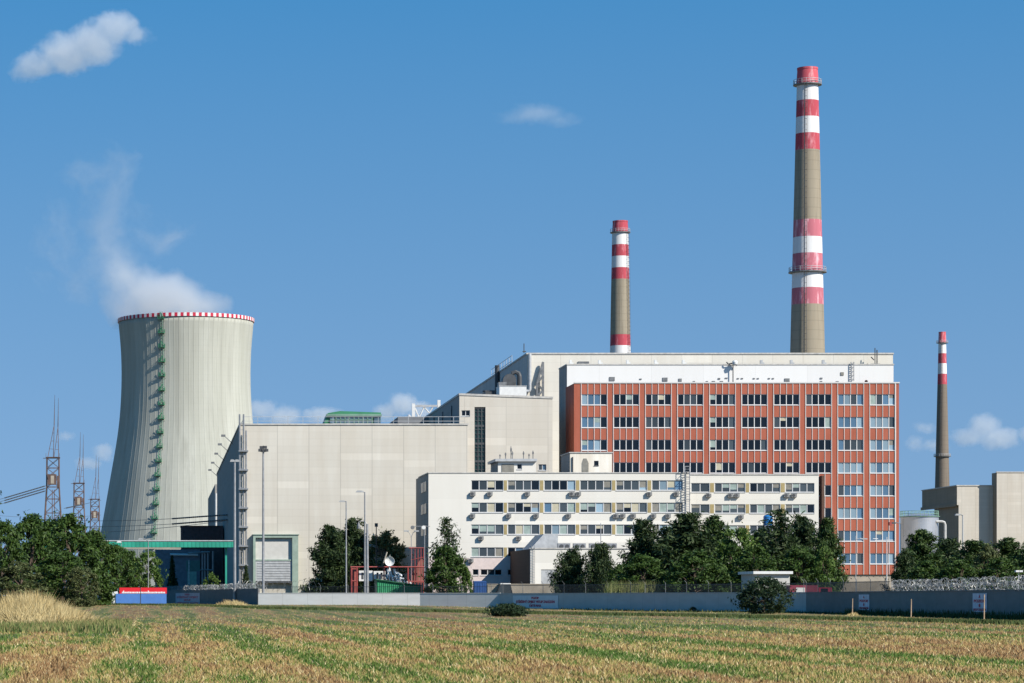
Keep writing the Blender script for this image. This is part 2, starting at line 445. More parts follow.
SC.cycles.use_denoising = True
try: SC.cycles.denoiser = 'OPENIMAGEDENOISE'
except Exception: pass
SC.cycles.max_bounces = 6; SC.cycles.diffuse_bounces = 3; SC.cycles.glossy_bounces = 2
SC.cycles.transparent_max_bounces = 12; SC.cycles.volume_bounces = 2
SC.cycles.volume_step_rate = .35; SC.cycles.volume_max_steps = 128

# ---------------------------------------------------------------- cooling tower
TD = 1280.0
TX = wx(186, TD); SPX = TD/F
def tower_r(z):
    py = PY0 - (z-EYE)*F/TD
    pts = [(312, 69), (330, 66.4), (350, 64.8), (372, 64.0), (395, 64.5), (425, 66.6), (440, 68.6), (456, 71.8), (494, 78.3), (532, 85), (570, 92), (606, 99)]
    for (a, ra), (b, rb) in zip(pts, pts[1:]):
        if a <= py <= b: return (ra + (rb-ra)*(py-a)/(b-a))*SPX
    return (99 if py > 606 else 69)*SPX
def tower_rs(z):      # smoothed
    return sum(tower_r(z+dz) for dz in (-9, -4.5, 0, 4.5, 9))/5
zt = wz(312.3, TD-31)
tw = thing('cooling_tower', 'giant grey concrete cooling tower with a red and white rim and green stairs', 'cooling tower', (TX, TD, 0))
m = MB()
prof = [(tower_rs(z), z) for z in np.linspace(-1, zt-1.6, 60)]
inner = [(r-1.0, z) for r, z in reversed(prof[20:])]
m.lathe(prof + inner, (TX, TD), 160)
shell = m.build('shell', M['tower'], tw, smooth=True)
m = MB()     # the ribs cast into the shell
for k in range(84):
    a = 2*math.pi*(k+.5)/84
    if math.sin(a) > .35: continue
    ca, sa = math.cos(a), math.sin(a); ta = Vector((-sa, ca, 0))
    zs = np.linspace(0, zt-2.0, 40)
    for z0, z1 in zip(zs, zs[1:]):
        r0, r1 = tower_rs(z0), tower_rs(z1)
        P = []
        for r, z in ((r0, z0), (r1, z1)):
            c = Vector((TX+ca*r, TD+sa*r, z)); o = Vector((TX+ca*(r+.045), TD+sa*(r+.045), z))
            P.append((c-ta*.28, o-ta*.2, o+ta*.2, c+ta*.28))
        for i in range(3): m.quad(P[0][i], P[0][i+1], P[1][i+1], P[1][i])
m.build('rib', M['tower'], shell)
m = MB()
rt = tower_rs(zt-1.6)
nseg = 144
for i in range(nseg):
    a0, a1 = 2*math.pi*i/nseg, 2*math.pi*(i+1)/nseg
    mi = i % 2
    def pt(a, r, z): return (TX+math.cos(a)*r, TD+math.sin(a)*r, z)
    ro, ri = rt+.45, rt-1.3
    m.quad(pt(a0, ro, zt-1.6), pt(a1, ro, zt-1.6), pt(a1, ro, zt), pt(a0, ro, zt), mi)
    m.quad(pt(a0, ro, zt), pt(a1, ro, zt), pt(a1, ri, zt), pt(a0, ri, zt), mi)
    m.quad(pt(a1, ri, zt-1.6), pt(a0, ri, zt-1.6), pt(a0, ri, zt), pt(a1, ri, zt), mi)
    m.quad(pt(a1, ro, zt-1.6), pt(a0, ro, zt-1.6), pt(a0, ri, zt-1.6), pt(a1, ri, zt-1.6), mi)
m.build('rim', [plain('rim_red', (.42, .012, .04), .7), plain('rim_white', (.60, .59, .59), .7)], tw)
# green stair ladder with rest platforms
phi = math.asin(-.365); sx_, sy_ = math.sin(phi), -math.cos(phi)
tv = Vector((math.cos(phi), math.sin(phi), 0)); ov = Vector((sx_, sy_, 0))
def tp(z, out=0, side=0): return Vector((TX, TD, z)) + ov*(tower_rs(z)+out) + tv*side
m = MB()
for side in (-.5, .5):
    for out in (.12, .5):
        m.path([tp(z, out, side) for z in np.linspace(26, zt+.5, 40)], .08, 5)
for z in np.arange(27, zt, 1.3):
    m.tube(tp(z, .12, -.5), tp(z, .12, .5), .05, n=4)
    m.tube(tp(z, .5, -.5), tp(z, .5, .5), .04, n=4)
lad = m.build('ladder', M['green_pale'], tw)
for i in range(17):
    z = wz(325 + i*14.0, TD)
    if z < 24: break
    m = MB(); s = -1 if i % 2 else 1
    c = tp(z, 0)
    def fr(o_, sd, dz): return c + ov*o_ + tv*sd + Vector((0, 0, dz))
    n0 = len(m.v)
    for dz in (0, .25):
        m.v += [tuple(fr(*q, dz)) for q in ((.05, -1.4), (.05, 1.4), (1.4, 1.4), (1.4, -1.4))]
    for q in ((0,1,2,3), (7,6,5,4), (0,4,5,1), (1,5,6,2), (2,6,7,3), (3,7,4,0)): m.f.append(tuple(n0+k for k in q)); m.m.append(0)
    for q in ((.2, -1.35), (.2, 1.35), (1.35, 1.35), (1.35, -1.35), (1.35, 0)):
        m.tube(fr(*q, .2), fr(*q, 1.6), .09, n=4)
    for dz in (.9, 1.6):
        m.tube(fr(.2, -1.35, dz), fr(1.35, -1.35, dz), .08, n=4); m.tube(fr(.2, 1.35, dz), fr(1.35, 1.35, dz), .08, n=4)
        m.tube(fr(1.35, -1.35, dz), fr(1.35, 1.35, dz), .08, n=4)
    for sd in (-1.35, 1.35): m.tube(fr(.0, sd, -1.2), fr(1.35, sd, 0), .08, n=4)
    m.tube(fr(1.1, s*1.3, 0), fr(1.0, -s*.5, 3.0), .12, n=4); m.tube(fr(.6, s*1.3, 0), fr(.5, -s*.5, 3.0), .12, n=4)
    m.build('platform', M['green_paint'], tw)

# ---------------------------------------------------------------- chimneys
def chimney(label, d, cx_top, cx_bot, ytop, yref, widths, bands, cap, galleries, conc='ch_conc', lad_off=-.35):
    cxp = (cx_top+cx_bot)/2
    k = math.cos(math.atan((cxp-PX0)/F)); s = d/F
    X = wx(cxp, d)
    c = thing('chimney', label, 'chimney', (X, d, 0), 'red and white banded chimneys')
    (ya, wa), (yb, wb) = widths
    def rad(y): return (wa+(wb-wa)*(y-ya)/(yb-ya))/2*s*k
    names = {'r': 0, 'w': 1, 'c': 2, 'p': 3}
    prof, mats = [], []
    edges = list(bands)
    for y0, y1, t in edges:
        nsub = 4
        for j in range(nsub):
            ya_, yb_ = y0+(y1-y0)*j/nsub, y0+(y1-y0)*(j+1)/nsub
            if not prof: prof.append((rad(ya_), wz(ya_, d)))
            prof.append((rad(yb_), wz(yb_, d))); mats.append(names[t])
    m = MB(); m.lathe([(r, z) for r, z in reversed(prof)], (X, d), 48, mats=list(reversed(mats)))
    mm = [M['ch_red'], M['ch_white'], M[conc], M['ch_pink']]
    m.build('shaft', mm, c, smooth=True)
    y0, y1, wt, wbm = cap
    m = MB(); r0, r1 = wbm/2*s*k, wt/2*s*k
    m.lathe([(r0, wz(y1, d)), (r1*1.0, wz(y0, d)-.5), (r1*1.03, wz(y0, d)-.5), (r1*1.03, wz(y0, d)), (r1*.8, wz(y0, d)), (r1*.8, wz(y1, d))], (X, d), 48)
    m.build('cap', M['ch_red'] if cap[0] > 200 and cap[0] < 300 else M['ch_pink2'], c, smooth=False)
    for yg, galr in galleries:
        m = MB(); z = wz(yg, d); rg = galr/2*s*k; rr = rad(yg)*.97
        m.lathe([(rr, z-.35), (rg, z-.1), (rg, z+.15), (rr, z+.15)], (X, d), 40)
        g = m.build('gallery', M['duct'], c)
        m = MB()
        for i in range(20):
            a = 2*math.pi*i/20
            p = Vector((X+math.cos(a)*rg*.97, d+math.sin(a)*rg*.97, z))
            m.tube(p, p+Vector((0, 0, 1.3)), .06, n=4)
        for dz in (.7, 1.3):
            m.path([(X+math.cos(a)*rg*.97, d+math.sin(a)*rg*.97, z+dz) for a in np.linspace(0, 2*math.pi, 37)], .06, 4)
        m.build('railing', M['grey_metal'], g)
    # caged ladder up the side that faces the field
    m = MB()
    a = -math.pi/2 + lad_off
    dv = Vector((math.cos(a), math.sin(a), 0)); tt = Vector((-math.sin(a), math.cos(a), 0))
    ys = np.linspace(edges[-1][1], edges[0][0], 30)
    for sd in (-.3, .3):
        m.path([Vector((X, d, wz(y, d))) + dv*(rad(y)+.25) + tt*sd for y in ys], .05, 4)
        m.path([Vector((X, d, wz(y, d))) + dv*(rad(y)+.95) + tt*sd*1.2 for y in ys], .04, 4)
    zz = np.arange(wz(edges[-1][1], d), wz(edges[0][0], d), 1.5)
    for z in zz:
        y = PY0-(z-EYE)*F/d
        b = Vector((X, d, z))
        m.path([b+dv*(rad(y)+.25)-tt*.3, b+dv*(rad(y)+.95)-tt*.36, b+dv*(rad(y)+.95)+tt*.36, b+dv*(rad(y)+.25)+tt*.3], .045, 4)
    m.build('ladder', M['dark_metal'], c)
    return c
M['ch_pink2'] = worn_paint('weathered_red_cap', (.46, .08, .10), (.60, .34, .36), .9)
big = chimney('tallest chimney, two sets of faded red and white bands, right above the red office block', 744, 806.5, 808.5, 68, 84,
        ((95, 22), (355, 35)),
        [(83, 101, 'w'), (101, 117.5, 'r'), (117.5, 134, 'w'), (134, 150.5, 'r'), (150.5, 220.5, 'c'), (220.5, 237.6, 'p'), (237.6, 254, 'w'), (254, 272, 'p'), (272, 288.5, 'w'), (288.5, 305, 'p'), (305, 612, 'c')],
        (68, 84, 20.5, 22.5), ((85, 29), (272.5, 38.5)))
# the lower gallery is wider
chimney('middle-sized chimney with clean bright red and white bands behind the cream hall', 1046, 620, 620.5, 221, 466,
        ((240, 16.6), (352, 20.6)),
        [(232, 245, 'w'), (245, 256.5, 'r'), (256.5, 268, 'w'), (268, 279.5, 'r'), (279.5, 335, 'c'), (335, 346, 'r'), (346, 612, 'w')],
        (221, 232.5, 15, 16.2), ((232.7, 20.5),), lad_off=.75)
chimney('farthest slim dark chimney standing apart at the right behind the weathered concrete blocks', 1482, 941.5, 943, 332, 343,
        ((350, 8), (485, 14.6)),
        [(343, 353.5, 'w'), (353.5, 363.5, 'r'), (363.5, 374, 'w'), (374, 384.5, 'r'), (384.5, 612, 'c')],
        (332, 343, 7.2, 8), ((343, 12), (456.5, 17.5)), conc='ch_conc_dark')

# ---------------------------------------------------------------- turbine hall (left cream building)
DA = 482.0
xa0, xa1 = wx(240, DA), wx(467.6, DA); za = wz(425, DA)
hall = thing('turbine_hall', 'wide cream panelled hall left of the white office block, green loading gate at its foot', 'industrial building', ((xa0+xa1)/2, DA, 0))
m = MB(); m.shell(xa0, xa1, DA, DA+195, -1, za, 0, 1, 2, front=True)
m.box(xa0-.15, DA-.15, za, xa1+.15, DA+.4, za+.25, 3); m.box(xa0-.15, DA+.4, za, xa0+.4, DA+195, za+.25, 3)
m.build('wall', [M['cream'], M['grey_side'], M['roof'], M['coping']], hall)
m = MB()
for x in np.arange(xa0+.5, xa1, 2.6): m.tube((x, DA+1.2, za), (x, DA+1.2, za+1.5), .05, n=4)
for dz in (.75, 1.5): m.tube((xa0+.5, DA+1.2, za+dz), (xa1-.3, DA+1.2, za+dz), .05, n=4)
for y in np.arange(DA+3, DA+195, 6): m.tube((xa0+.8, y, za), (xa0+.8, y, za+1.5), .05, n=4)
m.tube((xa0+.8, DA+1.2, za+1.5), (xa0+.8, DA+195, za+1.5), .05, n=4)
m.build('roof_railing', M['grey_metal'], hall)
# ladder tower on the corner
m = MB()
for px in (239.5, 243.5, 246):
    m.tube((wx(px, DA), DA-.8, 0), (wx(px, DA), DA-.8, za+1.8 if px < 245 else za-1), .16, n=6)
for z in np.arange(2, za+1, 1.1): m.tube((wx(239.5, DA), DA-.8, z), (wx(243.5, DA), DA-.8, z), .06, n=4)
for py in range(452, 600, 19):
    z = wz(py, DA); m.box(wx(238.5, DA), DA-1.4, z, wx(248, DA), DA-.05, z+.25)
m.build('corner_ladder', M['galv'], hall)
# floodlight arms along the left eave
for i, y in enumerate((530, 560, 596, 636, 672)):
    m = MB(); m.tube((xa0, y, za-.6), (xa0-1.6, y, za+.9), .07, n=5)
    m.box(xa0-2.2, y-.3, za+.75, xa0-1.4, y+.3, za+1.15); m.build('eave_floodlight', M['duct'], hall)
# a second, farther bay standing out to the left with white downpipe
m = MB(); m.shell(xa0, xa0+40, DA+219, DA+321, -1, za-1.3, 0, 1, 2, front=True)
m.build('side_bay', [M['grey_side'], M['grey_side'], M['roof']], hall)
m = MB(); m.tube((xa0+.1, DA+208, 0), (xa0+.1, DA+208, za-4), .35, n=8); m.build('downpipe', M['white_metal'], hall)
# loading gate
gy = DA
gt = thing('loading_gate', 'tall loading gate in a green steel frame at the foot of the cream hall', 'gate', (wx(275, DA), gy, 0))
def gx(px): return wx(px, DA)
def gz(py): return wz(py, DA)
m = MB()
m.box(gx(253), gy-1.0, 0, gx(255.4), gy-.02, gz(535)); m.box(gx(292), gy-1.0, 0, gx(298), gy-.02, gz(535))
m.box(gx(255.4), gy-1.0, gz(537.8), gx(292), gy-.02, gz(535)); m.box(gx(252.5), gy-1.15, gz(535), gx(299), gy-.02, gz(534.3))
m.build('frame', M['gate_green'], gt)
m = MB(); m.box(gx(255.5), gy-.4, gz(559.5), gx(291.9), gy-.03, gz(537.9)); m.build('upper_panel', plain('pale_gate_sheet', (.47, .46, .43), .7, var=.05), gt)
m = MB(); m.box(gx(255.5), gy-.7, gz(581), gx(291.9), gy-.03, gz(560.8))
for i in range(9): m.box(gx(257), gy-.78, gz(581)+i*.43, gx(290.3), gy-.7, gz(581)+i*.43+.06)
m.build('door', M['grey_metal'], gt)
m = MB(); m.box(gx(255.5), gy-.8, gz(560.8), gx(291.9), gy-.03, gz(559.5)); m.build('rail', M['gate_green'], gt)
m = MB(); m.box(gx(255.5), gy-.9, gz(583), gx(291.9), gy-.03, gz(581)); m.build('threshold', M['dark_metal'], gt)
# green roof light on its roof
gd = 530.0; zr = za+.02
gh = thing('roof_lantern', 'green steel rooftop lantern with a band of glazing on the cream hall', 'roof lantern', (wx(350, gd), gd, zr))
x0, x1, z1 = wx(318, gd), wx(382, gd), wz(412.5, gd)
m = MB()
m.prism([(x0, zr), (wx(380, gd), zr), (wx(381, gd), wz(412.5, gd)), (wx(340, gd), wz(411, gd)), (wx(328, gd), wz(413, gd))], gd, gd+9)
m.build('body', M['green_paint'], gh)
m = MB(); m.box(wx(336, gd), gd-.25, wz(423.4, gd), wx(372, gd), gd-.02, wz(416.2, gd)); m.box(wx(374, gd), gd-.25, wz(424, gd), wx(380.5, gd), gd-.02, wz(416.2, gd))
m.box(wx(330, gd), gd-.25, wz(423.4, gd), wx(334.5, gd), gd-.02, wz(416.2, gd))
gz_ = m.build('glazing', M['greenhouse_glass'], gh)
m = MB()
for px in np.linspace(336, 372, 9): m.box(wx(px, gd)-.09, gd-.38, wz(423.4, gd), wx(px, gd)+.09, gd-.25, wz(416.2, gd))
m.box(wx(330, gd), gd-.38, wz(420, gd)-.08, wx(372, gd), gd-.25, wz(420, gd)+.08)
m.box(wx(326, gd), gd-.6, wz(416.2, gd), wx(381.5, gd), gd-.02, wz(414.2, gd))
m.build('glazing_bar', M['green_pale'], gz_)
m = MB(); m.box(wx(333, gd), gd-.7, zr, wx(380, gd), gd-.42, wz(423.6, gd)); m.build('sill', M['white_metal'], gh)
# steel gantry and vents on the same roof, beside the upper block
gg = 640.0; zr2 = za
ga = thing('roof_gantry', 'pale steel gantry frame on the cream hall roof beside the higher block', 'gantry', (wx(425, gg), gg, zr2))
for px in (413.5, 439):
    m = MB(); m.box(wx(px, gg)-.35, gg, zr2, wx(px, gg)+.35, gg+.6, wz(403.5 if px < 420 else 400, gg)); m.build('post', M['white_metal'], ga)
m = MB(); m.box(wx(414.5, gg), gg+.1, wz(407, gg), wx(438, gg), gg+.5, wz(404.8, gg)); m.build('beam', M['grey_metal'], ga)
m = MB()
for a, b in (((414.5, 407), (419, 418)), ((419, 418), (424, 407)), ((424, 407), (429, 413)), ((429, 413), (433, 407))):
    m.tube(at(*a, gg+.3), at(*b, gg+.3), .16, n=5)
m.build('brace', M['white_metal'], ga)
for px, py0 in ((406, 420), (409, 418)):
    m = MB(); p = at(px, py0, 560); m.tube((p.x, 560, za), p, .12, n=6); m.lathe([(.25, p.z-.1), (.55, p.z+.2), (.1, p.z+.7)], (p.x, 560), 10)
    v = m.build('roof_vent', M['grey_metal']); tag(v, ('left' if px == 406 else 'right') + ' one of two small mushroom vents at the right end of the cream hall roof', 'vent', 'mushroom vents on the cream hall')

# ---------------------------------------------------------------- upper block beside it
DB = 489.0
xb0, xb1 = wx(459.4, DB), wx(552.5, DB); zb0, zb1 = wz(395.3, DB), wz(398.7, DB)
ub = thing('stair_block', 'cream panelled block with a tall dark glazed strip, left of the red block', 'industrial building', ((xb0+xb1)/2, DB, 0))
m = MB()
st0, st1, sz0, sz1 = wx(474.5, DB), wx(485.5, DB), wz(480, DB), wz(407, DB)
hol = [(st0, st1, sz0, sz1), (wx(461.5, DB), wx(470, DB), wz(416, DB), wz(410.3, DB)), (wx(491, DB), wx(496.5, DB), wz(470.3, DB), wz(464.3, DB)), (wx(538.5, DB), wx(546.3, DB), wz(470.3, DB), wz(464.3, DB))]
zl = wz(401.5, DB)
m.facade(xb0, xb1, -1, zl, DB, hol, .4)
m.quad((xb0, DB, zl), (xb1, DB, zl), (xb1, DB, zb1), (xb0, DB, zb0))
D2 = DB+108
m.quad((xb0, D2, -1), (xb0, DB, -1), (xb0, DB, zb0), (xb0, D2, zb0), 1)
m.quad((xb1, DB, -1), (xb1, D2, -1), (xb1, D2, zb1), (xb1, DB, zb1), 0)
m.quad((xb0, DB, zb0), (xb1, DB, zb1), (xb1, D2, zb1), (xb0, D2, zb0), 2)
m.quad((xb1, D2, -1), (xb0, D2, -1), (xb0, D2, zb0), (xb1, D2, zb1), 0)
m.build('wall', [M['cream_b'], M['grey_side'], M['roof']], ub)
m = MB()
n0 = Vector((xb0-.1, DB-.12, zb0)); n1 = Vector((xb1+.1, DB-.12, zb1))
for a, b in ((n0, n1),):
    m.quad(a, b, b+Vector((0, 0, .35)), a+Vector((0, 0, .35)))
    m.quad(a+Vector((0, 0, .35)), b+Vector((0, 0, .35)), b+Vector((0, .5, .35)), a+Vector((0, .5, .35)))
    m.quad(b, a, a+Vector((0, .11, 0)), b+Vector((0, .11, 0)))
m.box(xb0-.1, DB+.4, zb0+.02, xb0+.4, D2, zb0+.36)
m.build('coping', M['coping'], ub)
m = MB(); m.quad((st0, DB+.38, sz0), (st1, DB+.38, sz0), (st1, DB+.38, sz1), (st0, DB+.38, sz1)); gs = m.build('glazed_strip', M['green_glass'], ub)
m = MB()
for i in range(4): x = st0+(st1-st0)*i/3; m.box(x-.07, DB+.2, sz0, x+.07, DB+.37, sz1)
for i, py in enumerate(np.linspace(407, 478, 17)):
    th = .35 if i % 4 == 0 else .08
    z = wz(py, DB); m.box(st0, DB+.22, z-th, st1, DB+.36, z)
m.build('glazing_bar', M['dark_metal'], gs)
def pane_window(parent, x0, x1, z0, z1, y, n, mats, frame, t=.09, depth=.25, bl=None):
    """one opening: frame with n lights and its panes, set back in the reveal"""
    f = MB(); yo, yi = y+depth-.12, y+depth-.03
    f.box(x0, yo, z0, x1, yi, z0+t); f.box(x0, yo, z1-t, x1, yi, z1)
    for i in range(n+1):
        x = x0+(x1-x0)*i/n; hw = t*.62
        xa, xb = (x, x+t) if i == 0 else ((x-t, x) if i == n else (x-hw, x+hw))
        f.box(xa, yo-.004, z0+t, xb, yi-.004, z1-t)
    f.box(x0-.04, y-.10, z0-.08, x1+.04, y+depth-.13, z0-.002)
    fo = f.build('window', frame, parent)
    p = MB(); yp = y+depth-.05
    for i in range(n):
        xa, xb = x0+(x1-x0)*i/n, x0+(x1-x0)*(i+1)/n
        p.quad((xa, yp, z0), (xb, yp, z0), (xb, yp, z1), (xa, yp, z1), mats[i])
        h = bl[i] if bl else 0
        if h > 0:
            zc = z1-(z1-z0)*h
            p.quad((xa+.04, yp-.012, zc), (xb-.04, yp-.012, zc), (xb-.04, yp-.012, z1), (xa+.04, yp-.012, z1), 4 + (mats[i] % 2) + (1 if (i*7) % 3 == 0 else 0))
    p.build('pane', PANES, fo)
    return fo
M['window_white'] = plain('window_white', (.58, .58, .57), .5, var=.03)
PANES = [M['glass_dark'], M['glass_mid'], M['glass_sky_blue'], M['glass_sky_pale'], M['blind'], M['curtain_green'], M['curtain_grey']]
for h in hol[1:]: pane_window(ub, *h, DB, 2, [1, 2] if h[0] > st1 else [0, 0], M['grey_frame'], depth=.3)
# left flank: dark doorway shed
m = MB(); m.box(xb0-6, DB+56, za, xb0-.02, DB+84, wz(417, DB+56)); o = m.build('roof_shed', M['dark_concrete']); tag(o, 'low dark shed on the cream hall roof against the higher block', 'shed')
for i, dy in enumerate((12, 28, 44)):
    m = MB(); m.box(xb0-.25, DB+dy, za, xb0-.01, DB+dy+1.2, zb0-1); m.build('wall_duct', M['duct'], ub)

# ---------------------------------------------------------------- reactor hall
DC = 545.0
xc0, xc1 = wx(527, DC), wx(893, DC); zc = wz(354.3, DC)
rh = thing('reactor_hall', 'long pale concrete hall rising highest behind the red office block', 'industrial building', ((xc0+xc1)/2, DC, 0))
m = MB(); m.shell(xc0, xc1, DC, DC+284, -1, zc, 0, 1, 2, front=True)
m.box(xc0-.15, DC-.15, zc, xc1+.15, DC+.5, zc+.3, 3); m.box(xc0-.15, DC+.5, zc, xc0+.4, DC+284, zc+.3, 3)
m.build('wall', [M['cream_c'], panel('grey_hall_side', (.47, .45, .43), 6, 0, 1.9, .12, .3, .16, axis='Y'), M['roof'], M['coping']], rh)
m = MB()
q = [at(529.8, 353.5, DC-.5), at(529.8, 389.5, DC-.5), at(529.2, 390.8, DC-.5), at(528, 391.2, DC-.5), at(519.5, 391.2, DC-.5), at(518.4, 391.6, DC-.5), at(518, 392.8, DC-.5), at(518, 401, DC-.5)]
m.path(q, .32, 8); m.build('vent_pipe', M['grey_metal'], rh)
m = MB()
for a, b in (((543, 362), (543, 400)), ((543, 362), (537, 384)), ((537, 384), (537, 400)), ((543, 376), (538, 382)), ((537, 384), (543, 390)), ((543, 390), (537, 397)), ((543, 376), (541, 371))):
    m.tube(at(*a, DC-.8), at(*b, DC-.8), .28, n=4)
m.build('lattice_bracket', M['duct'], rh)
m = MB(); m.box(wx(578, DC), DC-.2, wz(366, DC), wx(589, DC), DC-.01, wz(361.5, DC)); m.build('louvre', M['duct'], rh)
for px in (509.5,):
    m = MB(); m.tube((xc0-.5, DC+44, wz(395, DB)), (xc0-.5, DC+44, zc+1.5), .5, n=8); m.build('downpipe', M['dark_metal'], rh)
m = MB()
for i in range(9): m.tube((xc0+.6, DC+28+i*4.4, zc), (xc0+.6, DC+28+i*4.4, zc+2.2), .06, n=4)
m.tube((xc0+.6, DC+28, zc+2.2), (xc0+.6, DC+63.2, zc+2.2), .06, n=4); m.tube((xc0+.6, DC+28, zc+1.1), (xc0+.6, DC+63.2, zc+1.1), .06, n=4)
m.build('roof_railing', M['grey_metal'], rh)
for px in (474, 605, 690, 766, 830, 886):
    pass
# plant on the roof of the upper block, against the hall's flank
zrb = zb1-.4
d0 = 528.0
m = MB(); m.box(wx(499.5, d0), d0, zrb, wx(526.5, d0), d0+5, wz(386.2, d0)); m.box(wx(499, d0), d0-.1, wz(386.2, d0), wx(527, d0), d0+5.1, wz(385.8, d0))
o = m.build('equipment_cabin', M['white_metal']); tag(o, 'white rectangular equipment cabin on the cream block roof beside a bent grey pipe', 'equipment cabin')
m = MB(); m.box(wx(485.5, 536), 536, zrb, wx(496.5, 536), 541, wz(391.5, 536))
for px in (487, 490, 493.5): m.lathe([(.6, wz(391.5, 536)), (.6, wz(389.8, 536)), (.3, wz(389.8, 536))], (wx(px, 536), 538), 10)
o = m.build('cooler_unit', M['dark_metal']); tag(o, 'dark rooftop cooler box with three stubs, left of the white equipment cabin', 'cooler')
dk = 538.0
for px, yt, rr, lab in ((519.5, 372, .45, 'tall bent dark flue behind the white equipment cabin, nearest the pale hall corner'), (514, 375.5, .4, 'slightly shorter bent dark flue behind the white equipment cabin'),):
    m = MB(); p = at(px, yt, dk); m.path([(p.x, dk, zrb), (p.x, dk, p.z-.8), (p.x-.2, dk, p.z-.25), (p.x-.8, dk, p.z), (p.x-1.5, dk, p.z-.3)], rr, 8)
    o = m.build('flue', M['dark_metal']); tag(o, lab, 'flue', 'dark flues on the cream block roof')
fan = thing('extract_fan', 'dark round extract fan housing with ducting above the white equipment cabin', 'fan', (wx(506, 536), 536, zrb))
m = MB(); p = at(509, 381, 536)
ring = [(p.x+math.cos(a)*1.3, p.z+math.sin(a)*1.3) for a in np.linspace(0, 2*math.pi, 20, endpoint=False)]
m.prism(ring, 535, 537.5); m.build('housing', M['dark_metal'], fan)
m = MB(); m.box(wx(498, 536), 534.9, wz(388, 536), wx(506, 536), 537.4, wz(382.5, 536)); m.box(wx(499, 536), 536, zrb, wx(500, 536), 537, wz(388, 536)); m.box(wx(504, 536), 536, zrb, wx(505, 536), 537, wz(388, 536)); m.build('duct', M['duct'], fan)

# ---------------------------------------------------------------- red office block
DR = 490.0
xr0, xr1, zr1 = wx(574, DR), wx(899, DR), wz(383.3, DR); zrb0 = wz(574.5, DR)
ro = thing('office_block', 'tall brick-red office block with white window strips and a white top storey', 'office building', ((xr0+xr1)/2, DR, 0))
cols = [(wx(581.5+32.05*i, DR), wx(581.5+32.05*i+25.4, DR)) for i in range(10)]
rows = [(wz(405+22.72*j, DR), wz(394.2+22.72*j, DR)) for j in range(8)]
holes = [(a, b, c, d) for j, (c, d) in enumerate(rows) for i, (a, b) in enumerate(cols)]
m = MB(); m.facade(xr0, xr1, zrb0, zr1, DR, holes, .22); m.shell(xr0, xr1, DR, DR+10, zrb0, zr1, 0, 0, 1)
m.build('wall', [M['red_clad'], M['roof']], ro)
m = MB(); m.box(xr0+.4, DR+.3, -1, xr1-.4, DR+9.8, zrb0-.003); m.build('plinth', M['base_beige'], ro)
for i, (a, b) in enumerate(cols):
    for k in range(5):
        x = a+(b-a)*k/4
        m = MB()
        zz = [zrb0] + [v for (c, d) in reversed(rows) for v in (c-.1, d)] + [zr1]
        if k in (0, 4):
            sgn = -1 if k == 0 else 1
            m.box(x+sgn*.01, DR-.10, zrb0, x+sgn*.11, DR-.003, zr1)
        else:
            for q in range(0, len(zz), 2): m.box(x-.045, DR-.09, zz[q], x+.045, DR-.003, zz[q+1])
        m.build('mullion', M['white_frame'], ro)
m = MB(); m.box(xr1-.75, DR-.12, zrb0, xr1-.6, DR-.003, zr1); m.box(xr0-.02, DR-.14, zr1-.01, xr1+.1, DR+.2, zr1+.22); m.build('trim', M['white_frame'], ro)
rr = random.Random(5)
for j, (c, d) in enumerate(rows):
    for i, (a, b) in enumerate(cols):
        if i >= 8: mats = [rr.choice([2, 2, 2, 3, 3, 1]) for _ in range(4)]; p_b = .06
        elif i == 0: mats = [rr.choice([1, 2, 3, 1]), 2, 3 if j else 2, 0]; p_b = .25
        else: mats = [rr.choice([0, 0, 0, 0, 0, 0, 1]) for _ in range(4)]; p_b = .06
        if j in (1, 3) and 3 <= i <= 8: p_b += .12
        bl = [rr.choice([.35, .5, .7, 1.0]) if rr.random() < p_b else 0 for _ in range(4)]
        pane_window(ro, a, b, c, d, DR, 4, mats, M['window_white'], t=.10, depth=.22, bl=bl)
# white top storey and rear slab
DW = 500.05
xw0, xw1, zw1 = wx(567, DW), wx(893.5, DW), wz(365, DW)
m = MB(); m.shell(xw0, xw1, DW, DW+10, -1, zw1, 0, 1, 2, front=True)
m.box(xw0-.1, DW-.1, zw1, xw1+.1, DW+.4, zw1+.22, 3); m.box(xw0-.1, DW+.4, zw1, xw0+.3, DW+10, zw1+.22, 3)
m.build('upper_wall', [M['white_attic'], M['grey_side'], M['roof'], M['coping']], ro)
for px, py, w_, h_ in ((609.3, 377, 5.4, 3.8), (639.5, 378.6, 2.2, 1), (662.5, 377.6, 5, 3.8), (678.5, 378.6, 3.2, 3), (693, 381, 2, 1.5), (706, 381, 2, 1.5), (712, 381, 3, 1.6), (718, 378, 2.2, 1.4), (720, 381, 3, 1.6), (725, 377.6, 2.5, 1), (737, 378, 2, 1), (741, 378, 2, 1), (753, 378, 2, 1), (757, 378, 2, 1), (768, 378, 2, 1), (772, 378, 2, 1), (784.5, 378.4, 5, 4), (820, 377.6, 2.4, 1.4), (820, 381, 2.2, 1.4), (836, 381.2, 2.6, 1.4), (840.5, 372.2, 3.2, 3.2)):
    m = MB(); m.box(wx(px, DW), DW-.12, wz(py+h_, DW), wx(px+w_, DW), DW-.004, wz(py, DW))
    m.build('wall_vent', M['duct'] if px < 839 else M['curtain_grey'], ro)
for px in (571, 600, 628, 656, 684, 762, 792, 824):
    m = MB(); x = wx(px, DW); m.box(x-.2, DW+.5, zw1, x+.25, DW+.9, zw1+.95); m.box(x+.25, DW+.55, zw1, x+.55, DW+.85, zw1+.5); m.build('roof_bracket', M['white_metal'] if px < 700 else M['grey_metal'], ro)
m = MB()
